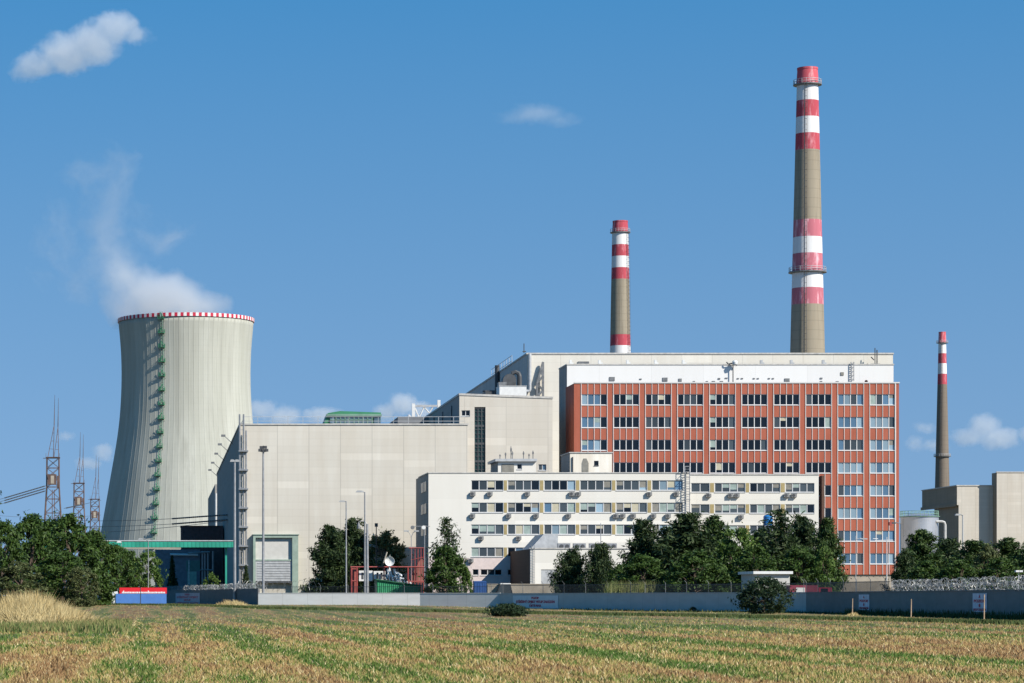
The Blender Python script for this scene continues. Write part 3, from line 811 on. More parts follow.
for sx in (850.6, 853.4): m.tube((wx(sx, DW), DW-.35, wz(381, DW)), (wx(sx, DW), DW-.35, wz(362, DW)), .07, n=5)
for z in np.arange(wz(381, DW), wz(362.3, DW), .35): m.tube((wx(850.6, DW), DW-.35, z), (wx(853.4, DW), DW-.35, z), .05, n=4)
for k in range(5): z = wz(379-k*4, DW); m.tube((wx(850.6, DW), DW-.35, z), (wx(850.6, DW), DW-.01, z), .05, n=4); m.tube((wx(853.4, DW), DW-.35, z), (wx(853.4, DW), DW-.01, z), .05, n=4)
m.build('roof_ladder', M['galv'], ro)
# dark fin at the right end of the low block's junction
m = MB(); m.box(wx(819.8, DR), DR-1.5, -1, wx(822.5, DR), DR-.003, wz(476, DR)); m.build('fin', M['brick_brown'], ro)
# siren cluster, aerials
sr = thing('siren_cluster', 'small cluster of three red horns at the foot of the white top storey', 'siren', (wx(864.4, DW), DW-.8, zr1+.22))
for dx, dz, r_ in ((-.45, .25, .35), (.42, .25, .35), (0, .75, .3)):
    m = MB(); c = Vector((wx(864.4, DW)+dx, 0, zr1+.22+dz)); ring = lambda r, y: [(c.x+math.cos(a)*r, y, c.z+math.sin(a)*r) for a in np.linspace(0, 2*math.pi, 12, endpoint=False)]
    n0 = len(m.v); m.v += ring(r_, DW-1.3) + ring(.12, DW-.7)
    for i in range(12): j = (i+1) % 12; m.f.append((n0+i, n0+12+i, n0+12+j, n0+j)); m.m.append(0)
    m.f.append(tuple(n0+12+i for i in range(12))); m.m.append(0)
    m.build('horn', M['red_steel'], sr)
m = MB(); m.box(wx(862, DW), DW-1.0, zr1+.2, wx(866.8, DW), DW-.5, zr1+.45); m.build('base', M['red_steel'], sr)
def aerial(px, yb, yt, d, label, arms, dish=False, name='aerial_mast'):
    t = thing(name, label, 'aerial', (wx(px, d), d, wz(yb, d)))
    m = MB(); m.tube(at(px, yb, d), at(px, yt, d), .09, n=6); m.build('mast', M['dark_metal'], t)
    for (ax, ay, bx, by) in arms:
        m = MB(); m.tube(at(ax, ay, d), at(bx, by, d), .11, n=5); m.build('antenna', M['dark_metal'], t)
    if dish:
        m = MB(); p = at(px+2, yt+2, d-.4); m.lathe([(.05, p.z-.5), (.42, p.z-.2), (.5, p.z+.2), (.3, p.z+.45), (.02, p.z+.5)], (p.x, p.y), 10); m.build('drum', M['white_metal'], t)
    return t
aerial(733, 383, 361, DW-.6, 'aerial mast with cross arms and a white drum in front of the white top storey', [(728, 364, 735.5, 362.6), (735.5, 362.6, 736.5, 366), (726.5, 362, 728, 364)], True)
aerial(875, 365, 348, DC-2, 'tall twin aerial mast on a dark bracket at the right end of the top roof', [(877, 365, 877, 350), (870.5, 364, 880, 364), (867.5, 363.5, 867.5, 366), (871, 357, 874, 360)])
aerial(524, 353, 343.5, DC+8, 'thin whip aerial at the left corner of the highest roof', [(522.5, 351.5, 526, 351.5)])

# ---------------------------------------------------------------- white low office block
DL = 450.0
lo = thing('white_office_block', 'long low white office block with ribbon windows, in front of the red block', 'office building', (wx(620, DL), DL, 0))
xl0, xl1, zl1 = wx(428.5, DL), wx(690, DL), wz(473.3, DL)
grp = [(471.2, 503.3), (507.6, 539.3), (544, 575.3), (580, 611.5), (616, 647), (651.8, 682.8)]
lrow = [(490.4, 480.3), (512.6, 502.6), (534.5, 524.5), (556.8, 547.4)]
holes = []
for r_, (b_, t_) in enumerate(lrow):
    gs_ = grp if r_ < 3 else grp[:2]
    for a, b in gs_: holes.append((wx(a, DL), wx(b, DL), wz(b_, DL), wz(t_, DL)))
low = [(wx(a, DL), wx(b, DL), wz(575.3, DL), wz(569.3, DL)) for a, b in ((472.5, 478.5), (480.5, 502), (507.5, 513))]
zpink = wz(557.8, DL)
m = MB(); m.facade(xl0, xl1, zpink, zl1, DL, [h for h in holes], .24); m.facade(xl0, xl1, -1, zpink, DL, low, .24, 3)
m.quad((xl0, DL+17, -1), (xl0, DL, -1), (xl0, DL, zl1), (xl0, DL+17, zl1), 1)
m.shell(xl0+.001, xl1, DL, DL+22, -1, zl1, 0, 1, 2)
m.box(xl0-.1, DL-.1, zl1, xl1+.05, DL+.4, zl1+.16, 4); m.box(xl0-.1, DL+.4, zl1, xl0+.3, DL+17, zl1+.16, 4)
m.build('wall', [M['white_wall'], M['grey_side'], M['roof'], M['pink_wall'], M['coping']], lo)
DL2 = 454.0
xs0, xs1, zs1 = wx(690, DL2)+.01, wx(818.6, DL2), wz(475, DL2)
grp2 = [(691, 709.5), (714.6, 745.2), (749.8, 780.2), (785.4, 814.4)]
lrow2 = [(492.3, 483.0), (513.3, 504.2), (534.4, 525.2), (556, 547)]
holes2 = [(wx(a, DL2), wx(b, DL2), wz(b_, DL2), wz(t_, DL2)) for (b_, t_) in lrow2[:3] for a, b in grp2]
m = MB(); m.facade(xs0, xs1, -1, zs1, DL2, holes2, .24); m.shell(xs0, xs1, DL2, DL2+18, -1, zs1, 0, 1, 2)
m.box(xs0, DL2-.1, zs1, xs1+.1, DL2+.4, zs1+.16, 3)
m.build('wing_wall', [M['white_wall'], M['grey_side'], M['roof'], M['coping']], lo)
rl = random.Random(11)
for (hs, y, npn) in ((holes, DL, 4), (holes2, DL2, 4)):
    for h in hs:
        n = 4 if h[1]-h[0] > 4 else 2
        left = h[0] < wx(690, DL)
        mats = [rl.choice([1, 1, 2, 0, 1, 3] if left else [1, 0, 1, 1]) for _ in range(n)]
        bl = [rl.choice([.5, 1, 1, 1, .7, .4]) if rl.random() < (.42 if left else .62) else 0 for _ in range(n)]
        pane_window(lo, *h, y, n, mats, M['grey_frame'], t=.11, depth=.24, bl=bl)
for h in low: pane_window(lo, *h, DL, max(1, round((h[1]-h[0])/1.0)), [0, 1, 0, 1][:max(1, round((h[1]-h[0])/1.0))], M['white_frame'], t=.1, depth=.24)
for (rw, gp, y) in ((lrow[:3], grp, DL), (lrow[3:], grp[:2], DL), (lrow2[:3], grp2, DL2)):
    for b_, t_ in rw:
        for (a, b), (c, d) in zip(gp, gp[1:]):
            m = MB(); m.box(wx(b, y)+.1, y-.03, wz(b_, y), wx(c, y)-.1, y-.004, wz(t_, y)); m.build('ochre_panel', M['ochre'], lo)
# left end wall: shaded windows
for r_, (b_, t_) in enumerate(lrow):
    m = MB(); m.box(xl0-.06, DL+3, wz(b_, DL), xl0-.003, DL+13, wz(t_, DL))
    o = m.build('end_window', M['glass_mid'], lo)
    m = MB()
    for k in range(5): m.box(xl0-.12, DL+3+k*2.5-.06, wz(b_, DL), xl0-.062, DL+3+k*2.5+.06, wz(t_, DL))
    m.build('frame', M['grey_frame'], o)
# caged ladder between the two sections
m = MB()
yl = DL-.5
for px in (684.8, 689.6):
    m.tube(at(px, 514, yl), at(px, 466, yl), .07, n=5)
    m.tube(at(px, 500, yl-.6), at(px, 466, yl-.6), .05, n=5)
for z in np.arange(wz(514, yl), wz(466, yl), .4): m.tube((wx(684.8, yl), yl, z), (wx(689.6, yl), yl, z), .045, n=4)
for z in np.arange(wz(500, yl), wz(466, yl), .9): m.path([(wx(684.8, yl), yl, z), (wx(684.8, yl), yl-.6, z), (wx(689.6, yl), yl-.6, z), (wx(689.6, yl), yl, z)], .05, 4)
m.build('caged_ladder', M['galv'], lo)
# annex with dark flank
DX = 426.0
ax0, ax1, az1 = wx(530, DX), wx(640, DX), wz(549, DX)
an = thing('annex', 'flat white annex with a dark brown flank and fan coolers on its roof', 'annex', ((ax0+ax1)/2, DX, 0))
dh = (wx(541, DX), wx(572, DX), 1.0, wz(569.5, DX))
m = MB(); m.facade(ax0, ax1, -1, az1, DX, [dh], .3); m.shell(ax0, ax1, DX, DL-.01, -1, az1, 0, 1, 2)
m.box(ax0-.1, DX-.12, az1, ax1+.1, DX+.4, az1+.18, 3)
m.build('wall', [M['white_wall'], M['brick_brown'], M['roof'], M['coping']], an)
m = MB()
m.box(dh[0], DX+.1, 1.0, dh[1], DX+.28, dh[3])
for k in range(9): m.box(dh[0], DX+.06, 1.0+k*.36, dh[1], DX+.1, 1.0+k*.36+.05)
m.box(dh[0]+(dh[1]-dh[0])*.34, DX+.02, 1.0, dh[0]+(dh[1]-dh[0])*.37, DX+.06, dh[3])
m.build('shutter', M['grey_metal'], an)
m = MB()
for s in (-.22, .22): m.tube((ax0+.45+s, DX-.2, .5), (ax0+.45+s, DX-.2, az1+.6), .04, n=4)
for z in np.arange(.8, az1+.5, .4): m.tube((ax0+.23, DX-.2, z), (ax0+.67, DX-.2, z), .035, n=4)
m.build('wall_ladder', M['galv'], an)
# roof access hood
m = MB(); hx0, hx1, hz = wx(538.5, 440), wx(552.5, 440), wz(535, 440)
m.box(hx0, 434, az1, hx1, 444, hz)
n0 = len(m.v)
m.v += [(hx0, 434, az1), (hx0, 434, hz), (hx0-2.2, 434, az1), (hx0, 444, az1), (hx0, 444, hz), (hx0-2.2, 444, az1)]
m.f += [(n0, n0+1, n0+2), (n0+3, n0+5, n0+4), (n0+1, n0+4, n0+5, n0+2)]; m.m += [0, 0, 0]
m.build('roof_hood', M['grey_metal'], an)
yc = 432.0
fx = [wx(v, yc) for v in (558, 573.5, 589.5, 604.5)]
for k, x in enumerate(fx):
    w_ = 1.9
    cu = thing('fan_cooler', ['first', 'second', 'third', 'fourth'][k]+' twin-fan cooler from the left on the white annex roof', 'cooler', (x+w_/2, yc, az1), 'twin-fan coolers on the annex roof')
    m = MB(); m.box(x, yc, az1+.02, x+w_, yc+.9, wz(543.3, yc)); m.build('casing', M['galv'], cu)
    for q in (.28, .74):
        cxf, czf = x+w_*q, (az1+wz(543.3, yc))/2
        m = MB(); m.prism([(cxf+math.cos(a)*.33, czf+math.sin(a)*.33) for a in np.linspace(0, 2*math.pi, 16, endpoint=False)], yc-.04, yc-.003); m.build('fan', M['dark_metal'], cu)
# rooftop huts
def hut(px0, px1, py0, d, D, label, eave=True, mside='grey_side'):
    t = thing('rooftop_hut', label, 'rooftop hut', (wx((px0+px1)/2, d), d, zl1))
    x0, x1, z1 = wx(px0, d), wx(px1, d), wz(py0, d)
    return t, x0, x1, z1
t, x0, x1, z1 = hut(498, 536, 461.5, 456, 10, 'small white rooftop hut with flat eaves and little aerials, on the white block')
wn = (wx(517, 456), wx(522, 456), wz(469.3, 456), wz(463.8, 456))
m = MB(); m.facade(x0, x1, zl1-.3, z1, 456, [wn], .2); m.shell(x0, x1, 456, 466, zl1-.3, z1, 0, 1, 2); m.build('wall', [M['white_wall'], M['grey_side'], M['roof']], t)
m = MB(); m.box(x0-.5, 455.4, z1, x1+.1, 466.3, z1+.42); m.build('roof', M['grey_metal'], t)
m = MB(); m.box(x0+.6, 455.92, zl1+.02, x0+2.6, 455.997, z1-.45); m.build('door', M['curtain_grey'], t)
pane_window(t, *wn, 456, 1, [0], M['grey_frame'], depth=.2)
for k, (px, h_) in enumerate(((500, .8), (505.5, 1.1), (511, 2.1), (512.4, 1.3), (523.5, 1.3), (529, .9), (533, 1.4))):
    m = MB(); p = Vector((wx(px, 457), 457, z1+.42)); m.tube(p, p+Vector((0, 0, h_)), .07, n=5); m.box(p.x-.12, 456.8, p.z+h_*.6, p.x+.12, 457.1, p.z+h_*.85); m.build('aerial', M['duct'], t)
t, x0, x1, z1 = hut(570, 612, 453, 456, 10, 'larger stained white rooftop hut with a grey door, at the foot of the red block')
wn = (wx(594, 456), wx(598.6, 456), wz(465.6, 456), wz(460.8, 456))
m = MB(); m.facade(x0, x1, zl1-.3, z1, 456, [wn], .2); m.shell(x0, x1, 456, 466, zl1-.3, z1, 0, 1, 2); m.build('wall', [panel('stained_render', (.70, .67, .60), 30, 0, 30, .05, 0, .5), M['grey_side'], M['roof']], t)
m = MB(); m.box(x0-.15, 455.85, z1, x1+.1, 466.1, z1+.16); m.build('coping', M['coping'], t)
m = MB(); m.prism([(wx(582, 456), zl1+.02), (wx(588.5, 456), zl1+.02), (wx(588.5, 456), wz(463, 456)), (wx(586.5, 456), wz(458.5, 456)), (wx(583.5, 456), wz(458.5, 456)), (wx(582, 456), wz(463, 456))], 455.93, 455.997); m.build('door', M['curtain_grey'], t)
m = MB(); m.tube((wx(572.5, 456), 455.85, zl1), (wx(572.5, 456), 455.85, wz(457, 456)), .1, n=6); m.build('downpipe', M['dark_metal'], t)
pane_window(t, *wn, 456, 1, [0], M['dark_metal'], depth=.2)

# air conditioners
def make_ac(x, y, z, label):
    t = thing('air_conditioner', label, 'air conditioner', (x, y, z), 'air conditioners on the white office block')
    m = MB(); m.box(x-.42, y-.50, z-.28, x+.42, y-.12, z+.32); m.build('casing', M['ac_grey'], t)
    m = MB(); m.prism([(x-.12+math.cos(a)*.25, z+.02+math.sin(a)*.25) for a in np.linspace(0, 2*math.pi, 16, endpoint=False)], y-.52, y-.502); m.build('fan_grille', M['dark_metal'], t)
    for s in (-.3, .3):
        m = MB(); m.box(x+s-.03, y-.48, z-.34, x+s+.03, y-.003, z-.285); m.build('bracket', M['dark_metal'], t)
    return t
ac = {1: ('top', 494, [472.6, 489.7, 527.2, 571.6, 578, 649, 676]), 2: ('second', 516, [472.3, 508.3, 535.9, 568.1, 615.5, 622.4, 632.8, 653.2, 667.8]), 3: ('third', 538.2, [480.8, 518.4]), 4: ('fourth', 560.6, [470.6])}
acr = {1: ('top', 495.6, [708.2, 730.2, 736.5, 786.2, 793.7]), 2: ('second', 517, [740.6])}
ordn = ['first', 'second', 'third', 'fourth', 'fifth', 'sixth', 'seventh', 'eighth', 'ninth']
proto = None
for dic, y, sec in ((ac, DL, 'left section'), (acr, DL2, 'right section')):
    for r_, (nm, py, xs) in dic.items():
        for i, px in enumerate(xs):
            pos = Vector((wx(px, y), y, wz(py, y)))
            lab = (f'grey air conditioner {ordn[i]} from left below the {nm} window row, {sec} of white block' if len(xs) > 1 else f'only grey air conditioner below the {nm} window row, {sec} of white block')
            if proto is None: proto = make_ac(*pos, lab)
            else:
                c = copy_tree(proto); c.location = pos; c['label'] = lab
# ---------------------------------------------------------------- ground
def ground_hit(px, py):
    d = 60.0
    while d < 1500:
        z = EYE + (PY0-py)*d/F
        if z <= ground(wx(px, d), d): return d
        d *= 1.004
    return d
def field_color(nt):
    """stubble field: straw and regrowth in drifts that follow the drilling rows"""
    p = geo_pos(nt)
    mp = N(nt, 'ShaderNodeMapping'); L(nt, p, mp.inputs['Vector']); mp.inputs['Rotation'].default_value = (0, 0, R(3.5)); mp.inputs['Scale'].default_value = (.36, .011, .36)
    a = noise(nt, mp.outputs[0], 1.0, 5, .6)
    b_ = noise(nt, vscale(nt, p, (.5, .085, .5)), 1.0, 4, .6)
    c_ = noise(nt, vscale(nt, p, (5.0, 2.2, 5.0)), 1.0, 3, .6)
    g = mathn(nt, 'ADD', mathn(nt, 'ADD', mathn(nt, 'MULTIPLY', a, 2.2), -.575), mathn(nt, 'MULTIPLY', mathn(nt, 'SUBTRACT', b_, .5), 1.0))
    g = mathn(nt, 'ADD', g, mathn(nt, 'MULTIPLY', mathn(nt, 'SUBTRACT', c_, .5), .35))
    return g, c_
def field_mat(name, blades):
    m, nt, b = new_mat(name)
    g, fine = field_color(nt)
    if blades:
        rnd = N(nt, 'ShaderNodeNewGeometry').outputs['Random Per Island']
        g = mathn(nt, 'ADD', g, mathn(nt, 'MULTIPLY', mathn(nt, 'SUBTRACT', rnd, .5), .30))
    c = ramp(nt, g, [(.34, (.05, .105, .014)), (.44, (.105, .155, .026)), (.50, (.25, .215, .07)), (.58, (.37, .26, .10)), (.72, (.22, .125, .055))])
    c = mixc(nt, mathn(nt, 'MULTIPLY', mathn(nt, 'SUBTRACT', fine, .5, True), 2.0, True), c, (.40, .31, .15))
    if not blades: c = mixc(nt, .6, c, (.085, .065, .035))
    else:
        w = mathn(nt, 'GREATER_THAN', rnd, .93)
        c = mixc(nt, w, c, (.50, .41, .22))
    L(nt, c, b.inputs['Base Color']); b.inputs['Roughness'].default_value = .8; b.inputs['Specular IOR Level'].default_value = .2
    return m
xs = sorted(set([-9000, -4000, -1500, -600, -300, 600, 1000, 2500, 9000] + list(range(-150, 331, 6))))
ys = sorted(set([-2000, -300, -60, 1200, 2500, 6000, 15000] + list(range(0, 901, 9))))
V = [(x, y, ground(x, y)) for y in ys for x in xs]
nx = len(xs)
Fc = [(j*nx+i, j*nx+i+1, (j+1)*nx+i+1, (j+1)*nx+i) for j in range(len(ys)-1) for i in range(nx-1)]
me = bpy.data.meshes.new('field_ground'); me.from_pydata(V, [], Fc); me.materials.append(field_mat('field_soil', False))
me.polygons.foreach_set('use_smooth', [True]*len(Fc)); me.update()
o = link('ground', me); o['kind'] = 'structure'; o['label'] = 'harvested stubble field with patches of green regrowth'
gv = np.vectorize(ground)

# ---------------------------------------------------------------- stubble
def blades(n, px, d, hmin, hmax, width, lean=.35, nb=1):
    """n upright blade triangles at the given lateral picture positions / distances"""
    x = (px-PX0)*d/F; z = gv(x, d)
    h = rng.uniform(hmin, hmax, n); a = rng.uniform(0, 2*math.pi, n)
    w = rng.uniform(.6, 1.4, n)*width/2
    dx, dy = np.cos(a)*w, np.sin(a)*w*.6
    lx, ly = rng.normal(0, lean, n)*h, rng.normal(0, lean, n)*h
    P = np.empty((n, 3, 3))
    P[:, 0] = np.stack([x-dx, d-dy, z-.01], 1); P[:, 1] = np.stack([x+dx, d+dy, z-.01], 1)
    P[:, 2] = np.stack([x+lx, d+ly, z+h], 1)
    return P
n = 470000
yy = 600.5 + (704-600.5)*rng.random(n)**1.0
d_ = EYE*F/(yy-598.0)
keep = (d_ < 560)
d_ = d_[keep]; n = len(d_)
px_ = rng.uniform(-320, 1340, n)
x_ = (px_-PX0)*d_/F
# stay on the field side of the wall
WALL = [(-600, 900), (165, 520), (258, 402), (420, 399), (500, 392.5), (806, 316), (1030, 216), (1700, 110)]
def wall_d(px):
    """distance of the wall line as seen through px"""
    px = np.asarray(px, float); k = (px-PX0)/F; out = np.full(px.shape, 300.0)
    for (pa, da), (pb, db) in zip(WALL, WALL[1:]):
        ax, bx = (pa-PX0)*da/F, (pb-PX0)*db/F
        t = (k*da - ax)/((bx-ax) - k*(db-da))
        out = np.where((px >= pa) & (px <= pb), da+(db-da)*t, out)
    return out
k = d_ < wall_d(px_)-1.0
px_, d_ = px_[k], d_[k]; n = len(d_)
P = blades(n, px_, d_, .04, .15, .05, .55)
o = link('stubble_grass', tris_mesh('stubble_grass', P, field_mat('stubble_blade', True))); o['kind'] = 'stuff'; o['label'] = 'short straw stubble and green regrowth covering the field'

def strip_mat(name, cols):
    m, nt, b = new_mat(name)
    g = N(nt, 'ShaderNodeNewGeometry'); f = noise(nt, vscale(nt, g.outputs['Position'], (.5, .12, .5)), 1, 4, .6)
    v = mathn(nt, 'ADD', mathn(nt, 'MULTIPLY', f, .7), mathn(nt, 'MULTIPLY', g.outputs['Random Per Island'], .4))
    L(nt, ramp(nt, v, [(.3+.15*i, c) for i, c in enumerate(cols)]), b.inputs['Base Color'])
    b.inputs['Roughness'].default_value = .8; b.inputs['Specular IOR Level'].default_value = .2
    return m
# darker green uncut strip running across the far field
line = [(60, 604.5), (258, 608.6), (380, 611.0), (520, 613.6), (700, 616.6), (860, 620.6), (1024, 624.8), (1250, 632)]
lx = np.array([p[0] for p in line]); ld = np.array([ground_hit(*p) for p in line])
n = 42000
px_ = rng.uniform(60, 1250, n); d_ = np.interp(px_, lx, ld) + rng.normal(0, 1.6, n)
P = blades(n, px_, d_, .12, .34, .12, .35)
o = link('uncut_grass_strip', tris_mesh('uncut_grass_strip', P, strip_mat('dark_uncut_grass', [(.020, .038, .010), (.035, .062, .016), (.07, .085, .026)]))); o['kind'] = 'stuff'; o['label'] = 'thin dark green uncut strip across the far field'
# weeds at the foot of the wall
n = 16000
px_ = np.concatenate([rng.uniform(845, 1150, 11000), rng.uniform(560, 850, 5000)])
n = len(px_)
d_ = wall_d(px_) - 1.2 - np.abs(rng.normal(0, 1.6, n))
hh = np.where(rng.random(n) < .25, .75, .38)*np.where(px_ > 845, 1, .55)
P = blades(n, px_, d_, .1, 1.0, .12, .3); P[:, 2, 2] = P[:, 0, 2] + hh*rng.uniform(.3, 1.1, n)
o = link('wall_weeds', tris_mesh('wall_weeds', P, strip_mat('weed_green', [(.016, .034, .009), (.035, .06, .016), (.10, .10, .035)]))); o['kind'] = 'stuff'; o['label'] = 'dark green weeds growing along the foot of the wall'
# tall dry grass at the left edge and small dry tussocks
def dry_patch(name, n, pxs, ds, h0, h1, label):
    px_ = rng.normal(pxs[0], pxs[1], n); d_ = rng.normal(ds[0], ds[1], n)
    cl = rng.random(n)
    P = blades(n, px_, d_, h0, h1, .09, .22)
    # height falls to the rim of the patch, in tussocks
    r = np.sqrt(((px_-pxs[0])/(pxs[1]*2.2))**2 + ((d_-ds[0])/(ds[1]*2.2))**2)
    tus = .75 + .25*np.sin(px_*.55+d_*.31)*np.cos(d_*.47-px_*.2)
    f = np.clip(1.15-r, .12, 1)*tus
    P[:, 2, 2] = P[:, 0, 2] + (P[:, 2, 2]-P[:, 0, 2])*f
    o = link(name, tris_mesh(name, P, DRY)); o['kind'] = 'stuff'; o['label'] = label
DRY = strip_mat('dry_grass', [(.24, .17, .07), (.38, .28, .12), (.48, .38, .19)])
dry_patch('tall_dry_grass', 38000, (26, 36), (178, 9), 1.3, 2.6, 'tall pale dry grass in front of the trees at the left edge')
dry_patch('dry_tussock', 1500, (232, 9), (385, 2), .4, 1.2, 'low dry tussock at the foot of the dark wall')
n = 12000
px_ = rng.uniform(-60, 130, n); d_ = rng.uniform(135, 185, n)
P = blades(n, px_, d_, .15, .5, .12, .35)
o = link('green_verge', tris_mesh('green_verge', P, strip_mat('verge_green', [(.05, .09, .02), (.09, .13, .035), (.2, .18, .07)]))); o['kind'] = 'stuff'; o['label'] = 'green grass between the dry grass and the field'

# ---------------------------------------------------------------- perimeter walls
def wall(name, pts, z1, th, mat, label, cap=True, z0=-1.2):
    """pts: (px, d) corners of one straight-run wall; its outer face passes through them"""
    t = None
    P = [Vector((wx(px, d), d, 0)) for px, d in pts]
    c = sum(P, Vector())/len(P)
    t = thing(name, label, 'wall', (c.x, c.y, 0), 'perimeter walls')
    m = MB(); mc = MB()
    for a, b in zip(P, P[1:]):
        dr = (b-a).normalized(); nr = Vector((-dr.y, dr.x, 0))
        if nr.x+nr.y < 0: nr = -nr
        A = [a, b, b+nr*th, a+nr*th]
        n0 = len(m.v); m.v += [(q.x, q.y, z0) for q in A] + [(q.x, q.y, z1) for q in A]
        for q in ((4,5,6,7),(0,1,5,4),(1,2,6,5),(2,3,7,6),(3,0,4,7)): m.f.append(tuple(n0+i for i in q)); m.m.append(0)
        B = [a-nr*.05, b-nr*.05, b+nr*(th+.05), a+nr*(th+.05)]
        n0 = len(mc.v); mc.v += [(q.x, q.y, z1+.002) for q in B] + [(q.x, q.y, z1+.09) for q in B]
        for q in ((4,5,6,7),(0,1,5,4),(1,2,6,5),(2,3,7,6),(3,0,4,7),(3,2,1,0)): mc.f.append(tuple(n0+i for i in q)); mc.m.append(0)
    m.build('panel', mat, t)
    if cap: mc.build('coping', mat, t)
    return t
W_R = [(806, 316), (1030, 216), (1230, 165)]
W_M = [(500, 392.5), (806, 316)]
W_L = [(258.3, 402), (420, 399), (500, 392.5)]
W_D = [(165, 520), (258, 402)]
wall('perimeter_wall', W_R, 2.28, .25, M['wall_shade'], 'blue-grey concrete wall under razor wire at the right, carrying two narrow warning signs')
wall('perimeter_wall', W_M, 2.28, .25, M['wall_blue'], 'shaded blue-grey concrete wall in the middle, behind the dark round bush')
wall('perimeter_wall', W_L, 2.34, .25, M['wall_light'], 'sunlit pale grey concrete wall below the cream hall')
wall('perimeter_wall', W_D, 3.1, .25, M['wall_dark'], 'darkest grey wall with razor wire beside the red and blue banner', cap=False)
def ray_on(px, A, B):
    """distance at which the sight line through px meets the wall line A-B"""
    a = Vector((wx(*A), A[1])); b = Vector((wx(*B), B[1])); k = (px-PX0)/F
    t = (k*a.y - a.x)/((b.x-a.x) - k*(b.y-a.y))
    return a.y + (b.y-a.y)*t
def wall_sign(name, px0, px1, y0, y1, seg, lines, mat, label):
    A, B = seg
    d0, d1 = ray_on(px0, A, B), ray_on(px1, A, B)
    a = Vector((wx(px0, d0), d0, 0)); b = Vector((wx(px1, d1), d1, 0))
    c = (a+b)/2; yaw = math.atan2(b.y-a.y, b.x-a.x); ln = (b-a).length
    nr = Vector((math.sin(yaw), -math.cos(yaw), 0))
    z1, z0 = wz(y0, c.y), wz(y1, c.y)
    t = thing(name, label, 'sign', c+nr*.03)
    t.rotation_euler = (0, 0, yaw)
    o = Vector(t.location)
    m = MB(); m.box(o.x-ln/2, o.y-.04, z0, o.x+ln/2, o.y, z1); m.build('board', mat, t)
    for (txt, fy, hh, fw) in lines:
        text_mesh('lettering', txt, (z1-z0)*hh, M['red_letter'], t, (o.x, o.y-.052, z1-(z1-z0)*fy), 0, width=ln*fw)
    return t
wall_sign('warning_sign', 513.5, 558.5, 595.5, 608.3, W_M, [('POZOR', .2, .24, .17), ('STŘEŽENÝ OBJEKT VSTUP ZAKÁZÁN', .5, .25, .86), ('OSTRAHA', .8, .24, .27)], M['sign_white'], 'wide white warning sign with three lines of red writing on the middle wall')
wall_sign('warning_sign', 176, 200, 593, 605, W_D, [('POZOR', .13, .2, .2), ('STŘEŽENÝ OBJEKT', .36, .2, .9), ('VSTUP', .6, .2, .3), ('NEPOVOLANÝM', .84, .2, .9)], plain('dim_pink_sheet', (.42, .36, .40), .7), 'dim pinkish sign with dark red writing on the dark wall right of the banner')  # duller, pinker sheet than the wide white sign
for px0, px1, y0, y1, lab in ((859.5, 869.8, 594.5, 610, 'smaller narrow warning sign with red writing on the right wall, left of the other'), (973.5, 987.6, 593.3, 612, 'larger narrow warning sign with red writing behind the tallest stake, at the far right')):
    s = wall_sign('warning_sign', px0, px1, y0, y1, W_R[:2], [('POZOR', .42, .2, .86), ('VSTUP ZAKÁZÁN', .88, .16, .9)], plain('greyed_sign_sheet', (.62, .60, .66), .7), lab)
    z1 = wz(y0, s.location.y); h = z1-wz(y1, s.location.y)
    for fy in (.15, .65):
        m = MB(); o = s.location; zc = z1-h*fy; r_ = h*.09
        ln = r_*4.6
        m.prism([(o.x-ln/2, zc-r_), (o.x+ln/2, zc-r_), (o.x, zc+r_)] if fy < .3 else [(o.x+math.cos(a)*ln*.5, zc+math.sin(a)*r_*1.1) for a in np.linspace(0, 2*math.pi, 14, endpoint=False)], o.y-.06, o.y-.045)
        m.build('symbol', M['red_letter'], s)
# red and blue banner boards
bd = 396.0; g0 = .3
bt = thing('banner_board', 'large blue banner board with a red upper band and white lettering, by the left trees', 'banner', (wx(141, bd), bd, g0))
x0, x1 = wx(116, bd), wx(166.5, bd)
m = MB(); m.box(x0, bd, wz(606.3, bd), x1, bd+.12, wz(593.7, bd)); m.build('blue_panel', M['blue_banner'], bt)
m = MB(); m.box(wx(119.5, bd), bd-.003, wz(593.6, bd), wx(166.8, bd), bd+.12, wz(587.6, bd)); rb = m.build('red_panel', M['red_banner'], bt)
for q0, q1, sd in ((122, 139, 3), (141, 164, 8)):
    m = MB(); rs = random.Random(sd); x = q0   # illegible white lettering, letter by letter
    while x < q1:
        w_ = rs.choice([1.0, 1.4, 1.9]); hh = rs.choice([1.5, 1.5, 1.7, 2.6 if x < q0+8 else 1.5])
        m.box(wx(x, bd), bd-.03, wz(593.3, bd), wx(x+w_*.8, bd), bd-.006, wz(593.3-hh, bd)); x += w_
    m.build('lettering', M['white_paint'], rb)
m = MB(); m.box(wx(140.2, bd), bd-.02, wz(606.3, bd), wx(140.9, bd), bd-.004, wz(587.6, bd)); m.build('joint', M['dark_metal'], bt)
m = MB(); m.prism([(wx(111.5, bd), wz(605, bd)), (wx(115.8, bd), wz(605, bd)), (wx(118.5, bd), wz(591, bd)), (wx(112.5, bd), wz(592, bd))], bd+.15, bd+.25); m.build('end_panel', M['white_metal'], bt)
for px in (118, 141, 165):
    m = MB(); m.tube((wx(px, bd), bd+.25, 0), (wx(px, bd), bd+.25, wz(588, bd)), .07, n=6); m.build('post', M['grey_metal'], bt)
for px, yb, yt in ((153.5, 602, 600.8), (146, 604, 602.3)):
    pass

